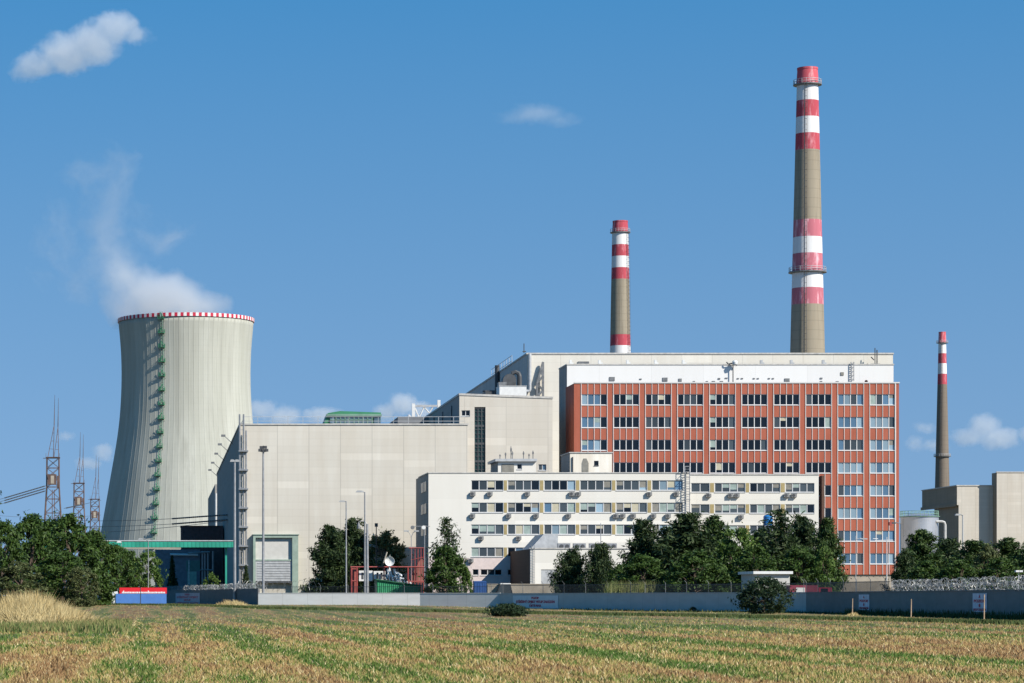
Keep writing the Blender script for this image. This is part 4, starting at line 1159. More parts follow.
# razor wire coils
def razor(pts, z, rad, label, pitch=.5, jit=.4):
    P = [Vector((wx(px, d), d, z)) for px, d in pts]
    path = []
    for a, b in zip(P, P[1:]):
        ln = (b-a).length; dr = (b-a)/ln; sd = Vector((-dr.y, dr.x, 0)); n = int(ln/pitch*9)
        for i in range(n):
            t = i/9*pitch; an = 2*math.pi*i/9; r_ = rad*(1+random.uniform(-jit, jit))
            path.append(a + dr*(t+random.uniform(-.22, .22)) + sd*math.cos(an)*r_ + Vector((0, 0, math.sin(an)*r_)))
    m = MB(); m.path(path, .021, 3)
    o = m.build('razor_wire', M['razor']); tag(o, label, 'razor wire', 'razor wire coils')
nr = Vector((0, .12, 0))
razor([(893, 277.5), (1030, 216), (1120, 190)], 2.66, .34, 'lower razor wire coil lying on the right wall in front of the conifers')
razor([(893, 278.5), (1030, 217), (1120, 191)], 3.08, .32, 'upper razor wire coil above the right wall in front of the conifers', pitch=.62, jit=.45)
razor([(100, 605), (165, 520.3), (258, 402.3)], 3.45, .36, 'razor wire coil along the top of the dark left wall')
razor([(240, 425), (262, 421), (318, 424)], 3.5, .75, 'loose wide razor wire coil in front of the loading gate', pitch=1.0, jit=.25)

# bar fence behind the wall
def bar_fence(pts, z0, z1, label, step=.22, bar=.022, post=3.2):
    P = [Vector((wx(px, d), d, 0)) for px, d in pts]
    c = sum(P, Vector())/len(P)
    t = thing('bar_fence', label, 'fence', (c.x, c.y, 0), 'bar fences inside the wall')
    m = MB(); posts = []
    for a, b in zip(P, P[1:]):
        ln = (b-a).length; dr = (b-a)/ln
        for i in range(int(ln/step)):
            p = a+dr*i*step; m.tube((p.x, p.y, z0+.1), (p.x, p.y, z1-.05), bar, n=3, cap=False)
        for z in (z0+.2, (z0+z1)/2, z1-.15): m.tube((a.x, a.y, z), (b.x, b.y, z), .03, n=4)
        posts += [a+dr*i*post for i in range(int(ln/post)+1)]
    m.build('bars', M['dark_metal'], t)
    for p in posts[:90]:
        m = MB(); m.tube((p.x, p.y, z0-.5), (p.x, p.y, z1+.1), .04, n=5); m.tube((p.x, p.y, z1+.1), (p.x-.3, p.y-.25, z1+.4), .03, n=4); m.build('post', M['duct'], t)
bar_fence([(266, 418), (500, 398)], .5, 3.5, 'dark bar fence with cranked posts behind the sunlit pale wall', post=4.6)
bar_fence([(503, 398), (640, 362)], .5, 3.6, 'dark bar fence behind the middle wall, left of the tall tree group', post=6)
bar_fence([(645, 361), (806, 320), (890, 282)], .3, 3.5, 'dark bar fence behind the right wall up to the razor wire', post=6)

# wooden stakes in the field edge
for px, yt, yb, lab in ((852.3, 598.5, 612, 'leftmost wooden stake with dry grass at its foot near the wall'), (911, 599, 614, 'middle of the three wooden stakes, in dark weeds by the wall'), (984, 594.5, 620, 'tallest wooden stake, in front of the larger narrow sign')):
    d = min(ground_hit(px, yb), float(wall_d(px))-17); m = MB(); m.tube((wx(px, d), d, -.2), (wx(px, d)+.03, d, wz(yt, d)), .05, .04, n=6)
    o = m.build('wooden_stake', M['wood']); tag(o, lab, 'stake', 'wooden stakes by the wall')
dry_patch('stake_tussock', 500, (853, 3.5), (float(wall_d(853))-17, .8), .2, .5, 'dry grass at the foot of the leftmost stake')

# ---------------------------------------------------------------- lamps and masts
def pole_thing(px, ytop, d, label, r=.11, cat='street lamp', name='street_lamp', mat='galv', group='lamp posts along the plant wall'):
    t = thing(name, label, cat, (wx(px, d), d, .3), group)
    m = MB(); m.tube((wx(px, d), d, .0), at(px, ytop, d), r*1.25, r*.75, n=8); m.build('pole', M[mat], t)
    return t
def head(t, px, py, d, w=.9, h=.22, mat='lamp_head', arm_from=None):
    if arm_from is not None:
        m = MB(); m.path([at(*arm_from, d), at((arm_from[0]+px)/2, min(arm_from[1], py)-.4, d), at(px, py, d)], .06, 5); m.build('arm', M['galv'], t)
    p = at(px, py, d)
    m = MB(); m.prism([(p.x-w/2, p.z-h/2), (p.x+w/2, p.z-h/2), (p.x+w/2, p.z+h*.2), (p.x+w*.2, p.z+h/2), (p.x-w*.3, p.z+h/2)], d-.2, d+.2); m.build('lamp_head', M[mat], t)
d = 424; t = pole_thing(234.7, 461, d, 'tall thick pale lamp post at the left corner of the cream hall', .2); head(t, 232.3, 460.7, d, .75, .35); head(t, 237, 460.7, d, .75, .35)
d = 412; t = pole_thing(263.3, 449, d, 'tallest mast with a ring of floodlights in front of the cream hall', .17, 'floodlight mast', 'floodlight_mast')
for k, (px, py) in enumerate(((260.2, 450.3), (266.4, 450.3), (261.5, 447.5), (265, 447.3), (263.3, 450.8))):
    p = at(px, py, d); m = MB(); m.box(p.x-.28, d-.3, p.z-.2, p.x+.28, d+.15, p.z+.2); m.build('floodlight', M['dark_metal'], t)
m = MB(); m.tube(at(260, 451.4, d), at(266.6, 451.4, d), .07, n=5); m.tube(at(263.3, 449, d), at(263.3, 445.5, d), .05, n=5); m.build('crossbar', M['dark_metal'], t)
d = 420; t = pole_thing(346.2, 501, d, 'lamp post with a short arm, first left of the steel frame, before the pines', .11); head(t, 341.8, 501.2, d, .85, .22, arm_from=(346.2, 502))
d = 422; t = pole_thing(364.8, 492, d, 'taller lamp post with a short arm, right of the pines', .12); head(t, 359.5, 491.4, d, 1.2, .28, arm_from=(364.8, 493))
d = 424; t = pole_thing(367.3, 524, d, 'dark low post with a hanging bell lamp beside the taller lamp post', .22)
m = MB(); m.path([at(367.3, 525, d), at(365.5, 521.6, d), at(361, 521, d), at(358.8, 522, d)], .06, 5); m.build('arm', M['galv'], t)
p = at(358.6, 525, d); m = MB(); m.lathe([(.28, p.z-.55), (.24, p.z-.1), (.1, p.z+.35), (.02, p.z+.45)], (p.x, d), 12); m.build('lamp_shade', M['duct'], t)
d = 470; t = pole_thing(376.3, 526, d, 'dark post with a small box top in front of the roundish tree', .10, 'post', 'camera_post', mat='dark_metal'); p = at(376.3, 525, d); m = MB(); m.box(p.x-.25, d-.2, p.z-.3, p.x+.25, d+.2, p.z+.3); m.build('box', M['dark_metal'], t)
d = 440; t = pole_thing(411.3, 536, d, 'Y-shaped twin-arm lamp beside the red steel frame', .07); 
for px, s in ((406.4, -1), (416.5, 1)):
    m = MB(); m.path([at(411.3, 537, d), at(411.3+s*2, 532.4, d), at(px, 531.2, d)], .05, 5); m.build('arm', M['galv'], t)
    p = at(px, 531, d); m = MB(); m.box(p.x-.38, d-.15, p.z-.1, p.x+.38, d+.15, p.z+.1); m.build('lamp_head', M['lamp_head'], t)
d = 430; t = pole_thing(424.6, 527, d, 'pale post with a cross arm and two round floodlights at the white block corner', .08)
m = MB(); m.tube(at(411, 526.3, d), at(430, 526.3, d), .05, n=5); m.build('crossbar', M['galv'], t)
for px in (412.5, 423.5):
    p = at(px, 527.5, d); m = MB(); m.prism([(p.x+math.cos(a)*.3, p.z+math.sin(a)*.3) for a in np.linspace(0, 2*math.pi, 12, endpoint=False)], d-.3, d+.05); m.build('floodlight', M['white_metal' if px > 420 else 'duct'], t)
d = 425; t = pole_thing(121.3, 542, d, 'low lamp post with a bright panel head in front of the left trees', .06); head(t, 119, 541.8, d, .7, .26, 'white_metal')
d = 430; t = pole_thing(148.3, 541, d, 'thin lamp post with an arm to the left, behind the banner', .07); head(t, 140.5, 539, d, .8, .2, arm_from=(148.3, 541.5))
d = 392; t = pole_thing(600.8, 523, d, 'thin dark post in front of the small paired pines', .07, 'post', 'post', mat='grey_metal')
d = 340; t = pole_thing(886.8, 537, d, 'white thin post with cross arm and camera before the red block', .06, mat='white_metal')
m = MB(); m.tube(at(875, 540.5, d), at(893, 540, d), .035, n=5); m.tube(at(873, 538.8, d), at(878, 538.8, d), .05, n=5); m.build('crossbar', M['white_metal'], t)
d = 360; t = pole_thing(900.9, 523, d, 'dark lamp post with a red-tipped arm at the red block edge', .07, mat='dark_metal'); head(t, 892.5, 523, d, .8, .2, 'dark_metal', arm_from=(900.9, 524)); p = at(890, 523.6, d); m = MB(); m.box(p.x-.15, d-.3, p.z-.25, p.x+.15, d+.1, p.z+.2); m.build('camera', M['red_steel'], t)
d = 400; t = pole_thing(962.8, 515, d, 'grey lamp post with an arm to the left before the pale concrete block', .11, mat='grey_metal'); head(t, 957.4, 514.6, d, .8, .25, arm_from=(962.8, 516))
d = 350; t = pole_thing(855.8, 536, d, 'thin post with a short lamp arm to the right in front of the red block', .04, mat='grey_metal'); head(t, 864, 538.8, d, .8, .15, arm_from=(855.8, 539.5))
d = 240; t = pole_thing(1018.6, 571.5, d, 'short white post with two small cameras above the razor wire', .045, 'camera post', 'camera_post', mat='white_metal')
for px in (1016.6, 1020.2):
    p = at(px, 571.2, d); m = MB(); m.box(p.x-.14, d-.3, p.z-.08, p.x+.14, d+.1, p.z+.08); m.build('camera', M['white_metal'], t)

# ---------------------------------------------------------------- small structures behind the wall
d = 336.0
t = thing('lorry', 'red lorry with a white panel, mostly hidden behind the wall right of the white hut', 'lorry', (wx(808, d), d, 0))
m = MB(); m.box(wx(790, d), d, .9, wx(818, d), d+2.4, wz(585.2, d)); m.build('cargo_box', plain('dull_red_lorry', (.24, .035, .06), .5), t)
m = MB(); m.box(wx(796, d), d-.03, 1.6, wx(805, d), d-.003, wz(587.6, d)); m.build('panel', M['white_metal'], t)
m = MB(); m.box(wx(818.6, d), d+.05, .7, wx(832, d), d+2.35, wz(587.5, d)); m.build('cab', M['car_red'], t)
m = MB(); m.box(wx(821, d), d+.02, 2.2, wx(828, d), d+.047, 2.85); m.build('side_window', M['glass_dark'], t)
m = MB(); m.box(wx(790, d), d+.3, .55, wx(832, d), d+2.1, .88); m.build('chassis', M['dark_metal'], t)
for px in (796, 813, 826):
    for dy in (0.05, 2.1):
        m = MB(); p = Vector((wx(px, d), 0, .5)); m.prism([(p.x+math.cos(a)*.5, .5+math.sin(a)*.5) for a in np.linspace(0, 2*math.pi, 18, endpoint=False)], d+dy, d+dy+.28); m.build('wheel', M['tyre'], t)
d = 348.0
t = thing('guard_hut', 'white flat-roofed hut behind the wall and the dark round bush', 'hut', (wx(772, d), d, 0))
x0, x1, z1 = wx(755.5, d), wx(789.8, d), wz(574, d)
m = MB(); m.shell(x0, x1, d, d+8.5, -.2, z1, 0, 0, 1, front=True); m.build('wall', [plain('hut_grey_sheet', (.42, .415, .39), .7, var=.08), M['roof']], t)
m = MB(); m.box(x0-.35, d-.45, z1, x1+.3, d+8.9, z1+.34); m.build('roof', M['white_metal'], t)
m = MB(); m.box(x0+1.2, d-.05, .9, x0+2.4, d-.003, 3.0); m.build('window', M['glass_dark'], t)
d = 424.0
t = thing('waste_container', 'blue metal waste container behind the wall below the pale pink storey', 'container', (wx(480, d), d, .5))
m = MB(); x0, x1 = wx(474, d), wx(486.3, d); m.box(x0, d, .5, x1, d+1.4, wz(582.6, d)); 
for k in range(5): x = x0+.15+(x1-x0-.3)*k/4; m.box(x-.03, d-.05, .6, x+.03, d-.003, wz(583, d))
m.build('body', M['blue_paint'], t)
m = MB(); m.prism([(x0-.05, wz(582.6, d)+.003), (x1+.05, wz(582.6, d)+.003), (x1, wz(581, d)), (x0, wz(581, d))], d-.05, d+1.45); m.build('lid', M['blue_paint'], t)
d = 416.0
t = thing('parked_car', 'dark parked van with a pale roof beside the brown annex flank', 'van', (wx(504, d), d, .3))
x0, x1 = wx(494.8, d), wx(512.8, d)
m = MB(); m.prism([(x0, .55), (x1, .55), (x1, 2.35), (x1-.35, wz(584.2, d)), (x0+.9, wz(584.2, d)), (x0+.25, 2.3), (x0, 2.0)], d, d+1.8); m.build('body', M['car_dark'], t)
m = MB(); m.box(x0+.85, d-.02, wz(584.2, d)+.003, x1-.3, d+1.82, wz(583.2, d)); m.build('roof', M['white_metal'], t)
m = MB(); m.prism([(x0+.35, 2.35), (x1-.3, 2.35), (x1-.4, wz(584.6, d)-.06), (x0+.95, wz(584.6, d)-.06)], d-.02, d-.003); m.build('side_window', M['glass_mid'], t)
for fx in (.2, .8):
    for dy in (-.02, 1.6):
        m = MB(); cx = x0+(x1-x0)*fx; m.prism([(cx+math.cos(a)*.33, .62+math.sin(a)*.33) for a in np.linspace(0, 2*math.pi, 16, endpoint=False)], d+dy-.01, d+dy+.2); m.build('wheel', M['tyre'], t)
d = 412.0
m = MB(); m.box(wx(487.5, d+6), d+6, -.5, wx(560, d), d+6.4, wz(584.5, d+6)); m.box(wx(487.5, d+6)-.1, d+5.9, wz(584.5, d+6), wx(560, d), d+6.5, wz(584.5, d+6)+.1)
o = m.build('retaining_wall', M['base_beige']); tag(o, 'low beige retaining wall below the annex, behind the middle wall', 'wall')

# red steel frame, dish and green shed
d = 440.0
t = thing('steel_frame', 'red steel pipe frame standing behind the wall left of the white block', 'steel frame', (wx(388, d), d, .4))
def rod(px0, y0, px1, y1, r, dd=0, name='beam', mat='red_steel'):
    m = MB(); m.tube(at(px0, y0, d+dd), at(px1, y1, d+dd), r, n=5); m.build(name, M[mat], t)
for px in (351.5, 357, 384, 408): rod(px, 567, px, 599, .12, 0, 'post')
for px, yt in ((411.5, 548), (415, 549), (418, 549), (421, 548), (423.5, 548)): rod(px, yt, px, 599, .07, 0, 'post')
rod(350.5, 567, 424, 567, .12); rod(409, 548, 424, 548, .10); rod(352, 581, 357, 581, .1); rod(409, 581.5, 424, 581.5, .12); rod(411, 560, 424, 557, .06)
for px in (351.5, 357, 384, 408): rod(px, 567, px, 599, .12, 6, 'post')
rod(350.5, 567, 424, 567, .12, 6)
m = MB(); m.prism([(wx(408, d), wz(583, d)), (wx(423.5, d), wz(583, d)), (wx(423.5, d), wz(559, d)), (wx(421, d), wz(559, d))], d+1, d+4); m.build('sloping_hood', plain('brown_red_sheet', (.22, .09, .075), .7, var=.2), t)
m = MB(); m.box(wx(352, d), d+.5, .3, wx(358, d), d+5, wz(568, d)); m.build('side_cabinet', plain('dull_red_sheet', (.25, .06, .05), .7, var=.2), t)
m = MB(); m.box(wx(359.5, d), d+1, wz(581, d), wx(373, d), d+3, wz(570.5, d)); m.box(wx(374.5, d), d+1.2, wz(580, d), wx(386, d), d+3, wz(571, d))
o = m.build('white_cabinet', M['white_metal'], t)
m = MB()
for px in (362, 365.5, 377, 381): m.box(wx(px, d), d+.95, wz(579, d), wx(px+2, d), d+.997, wz(572.5, d))
m.build('opening', M['dark_metal'], o)
for k in range(4): rod(387+k*3.5, 569 + (k % 2)*3, 390+k*3.5, 582, .14, -.5, 'white_strut', 'white_metal')
rod(386, 575, 404, 579, .18, -.4, 'white_strut', 'white_metal'); rod(394, 572, 402, 576, .25, -.4, 'white_strut', 'white_metal')
for px in np.linspace(398, 410, 5): rod(px, 579+(px-398)*.25, px+1, 585, .12, -1, 'white_strut', 'white_metal')
rod(383.5, 563, 387, 552, .12, .5, 'whip', 'base_beige')
t2 = thing('satellite_dish', 'round white dish on a lattice stand above the green shed', 'dish', (wx(389.5, d), d-1, wz(580, d)))
m = MB(); c = at(389.6, 561.3, d-1.2)
n0 = len(m.v); nn = 24; prof = [(.02, .30), (.4, .22), (.64, .08), (.74, -.06), (.76, -.06), (.62, .14), (.3, .34), (.02, .4)]
for r_, dy in prof:
    for i in range(nn): a = 2*math.pi*i/nn; m.v.append((c.x+math.cos(a)*r_, c.y+dy-.1, c.z+math.sin(a)*r_))
for k_ in range(len(prof)-1):
    for i in range(nn): j = (i+1) % nn; m.f.append((n0+k_*nn+i, n0+k_*nn+j, n0+(k_+1)*nn+j, n0+(k_+1)*nn+i)); m.m.append(0)
m.build('reflector', M['white_metal'], t2, smooth=True)
m = MB(); m.tube((c.x, c.y+.2, c.z), at(389.6, 580, d-1), .1, n=6); m.tube((c.x-.5, c.y, wz(580, d)), (c.x, c.y+.2, wz(567.5, d)), .08, n=5); m.tube((c.x+.5, c.y, wz(580, d)), (c.x, c.y+.2, wz(567.5, d)), .08, n=5); m.build('stand', M['white_metal'], t2)
m = MB(); m.tube((c.x, c.y-.02, c.z+.8), (c.x+.02, c.y-.5, c.z+.95), .05, n=5); m.build('feed', M['white_metal'], t2)
d = 428.0
t = thing('green_shed', 'bright green corrugated shed with a sloping roof just behind the pale wall', 'shed', (wx(399, d), d, .4))
x0, x1 = wx(377, d), wx(421, d); zA, zB = wz(580, d), wz(586.2, d)
m = MB(); k = 44; poly = [(x0+(x1-x0)*i/k, (zA+(zB-zA)*i/k)) for i in range(k+1)]
for i in range(k):
    (xa, za_), (xb, zb_) = poly[i], poly[i+1]; ya, yb = (d, d+.07) if i % 2 else (d+.07, d)
    m.quad((xa, ya, 0), (xb, yb, 0), (xb, yb, zb_), (xa, ya, za_))
m.quad((x0, d+5, 0), (x0, d, 0), (x0, d, zA), (x0, d+5, zA)); m.quad((x1, d, 0), (x1, d+5, 0), (x1, d+5, zB), (x1, d, zB)); m.quad((x1, d+5, 0), (x0, d+5, 0), (x0, d+5, zA), (x1, d+5, zB))
m.build('wall', M['green_shed'], t)
m = MB(); m.prism([(x0-.2, zA+.03), (x1+.2, zB+.0), (x1+.2, zB+.14), (x0-.2, zA+.17)], d-.25, d+5.2); m.build('roof', plain('dark_green_sheet', (.02, .10, .05), .6), t)

# ---------------------------------------------------------------- pipe bridge and plant below the tower
d = 474.0
t = thing('pipe_bridge', 'long teal green pipe bridge running from the trees to the cream hall', 'pipe bridge', (wx(165, d), d, .5))
m = MB(); m.box(wx(40, d), d, wz(547.3, d), wx(236, d), d+2.6, wz(541.6, d))
for px in range(44, 236, 4): m.box(wx(px, d), d-.05, wz(547.2, d), wx(px, d)+.1, d-.003, wz(541.7, d))
m.build('duct', M['green_bridge'], t)
m = MB(); m.tube(at(40, 540.9, d), at(235, 540.9, d), .11, n=8); m.build('pipe', M['lamp_head'], t)
m = MB(); m.box(wx(100, d), d-.1, wz(548.8, d), wx(181, d), d+2, wz(547.5, d)); m.build('tray', M['base_beige'], t)
for px in (60, 108, 226.3):
    m = MB(); m.box(wx(px, d)-.15, d+1.2, 0, wx(px, d)+.15, d+1.6, wz(547.5, d)); m.build('leg', M['green_bridge'], t)
d = 600.0
m = MB(); m.box(wx(181, d), d, wz(600, d), wx(223, d), d+12, wz(526.3, d)); m.box(wx(180.5, d), d-.2, wz(526.3, d), wx(223.5, d), d+12.2, wz(525.7, d))
for px in np.arange(183, 222, 3): m.box(wx(px, d), d-.1, wz(541, d), wx(px, d)+.12, d-.004, wz(526.5, d))
o = m.build('plant_building', plain('dark_red_brown_sheet', (.11, .06, .055), .7, var=.2)); tag(o, 'dark brown plant building behind the pipe bridge, beside the cream hall flank', 'industrial building')
d = 592.0
t = thing('plant_building', 'low blue-grey plant building with pale green door and silver pipes under the pipe bridge', 'industrial building', (wx(190, d), d, 0))
m = MB(); m.shell(wx(155, d), wx(200, d), d, d+6, -1, wz(549.5, d), 0, 0, 0, front=True); m.build('wall', plain('blue_grey_sheet', (.14, .16, .19), .7, var=.15), t)
m = MB(); m.box(wx(187.5, d), d-.06, wz(592, d), wx(196.5, d), d-.004, wz(571.5, d)); m.build('door', plain('mint_door', (.25, .42, .35), .6), t)
m = MB(); m.box(wx(186, d), d-.05, wz(571, d), wx(200, d), d-.004, wz(560.5, d)); m.build('panel', plain('dark_teal_panel', (.09, .19, .17), .6), t)
m = MB(); m.tube(at(170, 554.5, d-.5), at(198, 555, d-.5), .25, n=8); m.build('pipe', M['white_metal'], t)
for px in (202.5, 205, 208, 213):
    m = MB(); m.tube(at(px, 592, d-.6), at(px, 551, d-.6), .22, n=8); m.build('pipe', M['galv'], t)
m = MB(); m.tube(at(188, 553, d-1), at(210, 552, d-1), .18, n=6); m.tube(at(200, 570, d-1), at(212, 570, d-1), .14, n=6); m.build('pipe', M['galv'], t)
m = MB()
for k in range(7): m.box(wx(188.4, d), d-1.3, wz(564+k*3.4, d), wx(189.4, d), d-1.0, wz(562.2+k*3.4, d))
m.tube((wx(188.9, d), d-.95, 0), (wx(188.9, d), d-.95, wz(560, d)), .08, n=5); m.build('rung_marker', M['white_metal'], t)

# ---------------------------------------------------------------- tank and the blocks at the right
d = 640.0; rT = 18.6*d/F
t = thing('storage_tank', 'round silver metal storage tank with a roof railing behind the conifers', 'tank', (wx(919.5, d), d, 0))
m = MB(); c = (wx(919.5, d), d); zt_ = wz(516.5, d); m.lathe([(rT, 0), (rT, zt_), (rT*.6, zt_+.5), (.02, zt_+.8)], c, 56)
m.build('shell', M['tank'], t, smooth=False)
m = MB()
for i in range(28):
    a = 2*math.pi*i/28; p = Vector((c[0]+math.cos(a)*rT*.99, d+math.sin(a)*rT*.99, zt_)); m.tube(p, p+Vector((0, 0, 1.2)), .06, n=4)
for dz in (.6, 1.2): m.path([(c[0]+math.cos(a)*rT*.99, d+math.sin(a)*rT*.99, zt_+dz) for a in np.linspace(0, 2*math.pi, 49)], .06, 4)
m.lathe([(rT+.02, zt_-.2), (rT+.3, zt_-.1), (rT+.3, zt_), (rT+.02, zt_)], c, 56)
m.build('railing', M['green_pale'], t)
m = MB(); m.box(wx(901.5, d), d-1.2, 0, wx(906.5, d), d+1, wz(519, d)); m.build('stair_shaft', M['base_beige'], t)
m = MB(); m.path([at(936, 521.5, d-3), at(942, 521.5, d-3), at(944.3, 522.3, d-3), at(945.2, 525, d-3), at(945.2, 600, d-3)], .30, 8); m.build('overflow_pipe', plain('pale_grey_pipe', (.40, .40, .39), .6), t)
d = 840.0
t = thing('concrete_block', 'weathered windowless concrete block with an overhanging top, in front of the slim dark chimney', 'industrial building', (wx(976, d), d, 0))
x0, x1, z1 = wx(957, d), wx(998, d), wz(486, d)
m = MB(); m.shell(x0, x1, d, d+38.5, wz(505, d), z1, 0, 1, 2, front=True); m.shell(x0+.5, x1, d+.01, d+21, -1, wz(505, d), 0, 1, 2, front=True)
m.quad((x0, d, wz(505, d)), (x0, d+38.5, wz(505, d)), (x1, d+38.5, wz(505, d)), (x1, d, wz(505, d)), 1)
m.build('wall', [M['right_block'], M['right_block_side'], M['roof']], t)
m = MB(); m.box(x0-.4, d+.5, wz(505, d)-.4, x0-.003, d+38.7, wz(505, d)+.5); m.build('ledge', M['right_block_side'], t)
m = MB(); m.box(x0-.2, d-.2, z1, x1, d+.4, z1+.3); m.box(x0-.2, d+.4, z1, x0+.4, d+38.7, z1+.3); m.build('coping', M['coping'], t)
d = 836.2
t = thing('concrete_block', 'taller pale windowless concrete block cut by the right edge of the picture', 'industrial building', (wx(1040, d), d, 0))
x0, x1, z1 = wx(996.8, d), wx(1180, d), wz(472.6, d)
m = MB(); m.shell(x0, x1, d, d+5, -1, z1, 0, 1, 2, front=True); m.build('wall', [M['right_block'], M['right_block_side'], M['roof']], t)
m = MB(); m.box(x0-.2, d-.2, z1, x1, d+.4, z1+.3); m.build('coping', M['coping'], t)

# ---------------------------------------------------------------- lattice pylons and lines
def make_pylon(px, d0, label):
    s = d0/F
    t = thing('lattice_pylon', label, 'pylon', (wx(px, d0), d0, 0), 'rusty lattice pylons of the switchyard')
    X = wx(px, d0)
    def q(dx, py, dy=0): return Vector((X+dx*s, d0+dy*s, wz(py, d0)))
    # four legs tapering to the neck
    for sx in (-1, 1):
        for sy in (-1, 1):
            m = MB(); m.path([q(sx*13, 604, sy*13), q(sx*6.2, 487, sy*6.2), q(sx*6, 458, sy*6)], .17, 5); m.build('leg', M['rust_steel'], t)
    m = MB()
    ysn = [604, 575, 550, 530, 513, 499, 487, 478, 468, 458]
    wn_ = lambda y: 6.2+(13-6.2)*(y-487)/(604-487) if y > 487 else 6.1
    for y0, y1 in zip(ysn, ysn[1:]):
        a, b = wn_(y0), wn_(y1)
        for sy in (-1, 1):
            m.tube(q(-a, y0, sy*a), q(b, y1, sy*b), .09, n=4); m.tube(q(a, y0, sy*a), q(-b, y1, sy*b), .09, n=4); m.tube(q(-b, y1, sy*b), q(b, y1, sy*b), .1, n=4)
        for sx in (-1, 1):
            m.tube(q(sx*a, y0, -a), q(sx*b, y1, b), .09, n=4); m.tube(q(sx*a, y0, a), q(sx*b, y1, -b), .09, n=4)
    m.tube(q(-.5, 604, -12), q(-.5, 490, -6), .15, n=4); m.tube(q(3, 604, -12), q(1.5, 490, -6), .15, n=4)
    m.build('bracing', M['rust_steel'], t)
    m = MB(); m.box(X-5*s, d0-8*s, wz(485, d0), X+3.6*s, d0-4*s, wz(474.5, d0)); m.box(X+4.2*s, d0-7*s, wz(488, d0), X+6.6*s, d0-3*s, wz(476, d0)); m.build('cabinet', M['rust_steel'], t)
    m = MB(); m.box(X-2*s, d0-8.3*s, wz(484, d0), X+1.4*s, d0-8.02*s, wz(476, d0)); m.build('cabinet_door', M['base_beige'], t)
    m = MB(); m.box(X-7*s, d0-7*s, wz(458, d0), X+7*s, d0+7*s, wz(457.2, d0)); m.tube(q(-10, 458.3), q(-6, 458), .12, n=4)
    for sx in (-1, 1):
        m.tube(q(sx*6.8, 457, -6.8), q(sx*6.8, 453.6, -6.8), .06, n=4)
    m.build('platform', M['rust_steel'], t)
    for (xa, xb, xt, xtop, yj, ytop) in ((-5, .3, 1.2, 1.8, 425, 395), (1.2, 5.6, 5.0, 5.4, 427, 398)):
        m = MB()
        m.tube(q(xa, 457, -3), q(xt, yj), .11, n=4); m.tube(q(xb, 457, 3), q(xt, yj), .11, n=4); m.tube(q(xb, 457, -3), q(xt, yj), .09, n=4)
        for f in (.25, .5, .75): m.tube(q(xa+(xt-xa)*f, 457+(yj-457)*f, -3*(1-f)), q(xb+(xt-xb)*f, 457+(yj-457)*f, 3*(1-f)), .07, n=4)
        m.tube(q(xt, yj), q(xtop, ytop), .13, .04, n=5)
        m.build('spire', M['rust_steel'], t)
    return t
py0_ = make_pylon(53, 800, 'nearest and largest rusty lattice pylon with twin spires above the left trees')
for px, d, lab in ((79, 978, 'second rusty lattice pylon, between the largest one and the cooling tower'), (95, 1136, 'farthest and smallest twin-spired lattice pylon, next to the cooling tower')):
    c = copy_tree(py0_); c.location = (wx(px, d), d, 0); c['label'] = lab
def cable(p, q, sag, label, r=.05, ins=None, group='power lines of the switchyard'):
    p = Vector(p); q = Vector(q)
    t = thing('power_line', label, 'power line', p, group)
    pts = [p.lerp(q, i/16) - Vector((0, 0, sag*4*(i/16)*(1-i/16))) for i in range(17)]
    m = MB(); m.path(pts, r, 4); m.build('cable', M['dark_metal'], t)
    if ins:
        f0, f1 = ins; m = MB(); n = 26; a = p.lerp(q, f0) - Vector((0, 0, sag*4*f0*(1-f0))); b = p.lerp(q, f1) - Vector((0, 0, sag*4*f1*(1-f1)))
        for k in range(n):
            c = a.lerp(b, (k+.1)/n); e = a.lerp(b, (k+.75)/n); m.tube(c, e, .17, n=6)
        m.build('insulator_string', M['dark_metal'], t)
for k, (ya, yb) in enumerate(((485.5, 497.5), (488, 500), (490.5, 502.5))):
    cable(at(46.5, ya, 798), at(-60, yb+17, 720), .3, ['top', 'middle', 'lowest'][k]+' of the three thick insulated lines left of the largest pylon', .07, (.02, .42))
cable(at(64, 508.5, 800), at(101, 500.5, 960), 0, 'short dark insulated line between the two nearer pylons', .08, (.05, .5))
for k, (ya, yb) in enumerate(((514, 518.5), (519, 524.5), (519.5, 533))):
    cable((wx(238, 545), 560, wz(ya, 560)), at(30, yb, 800), 1.0, ['top', 'middle', 'lowest'][k]+' power line crossing the foot of the cooling tower to the hall', .07, (.03, .24) if k < 2 else None)
for k, (ya, yb) in enumerate(((511, 515), (521, 527), (534, 537))):
    cable(at(-40, ya, 900), at(101, yb, 1000), 1.5, ['highest', 'middle', 'lowest'][k]+' thin line low in the sky behind the left trees', .06)
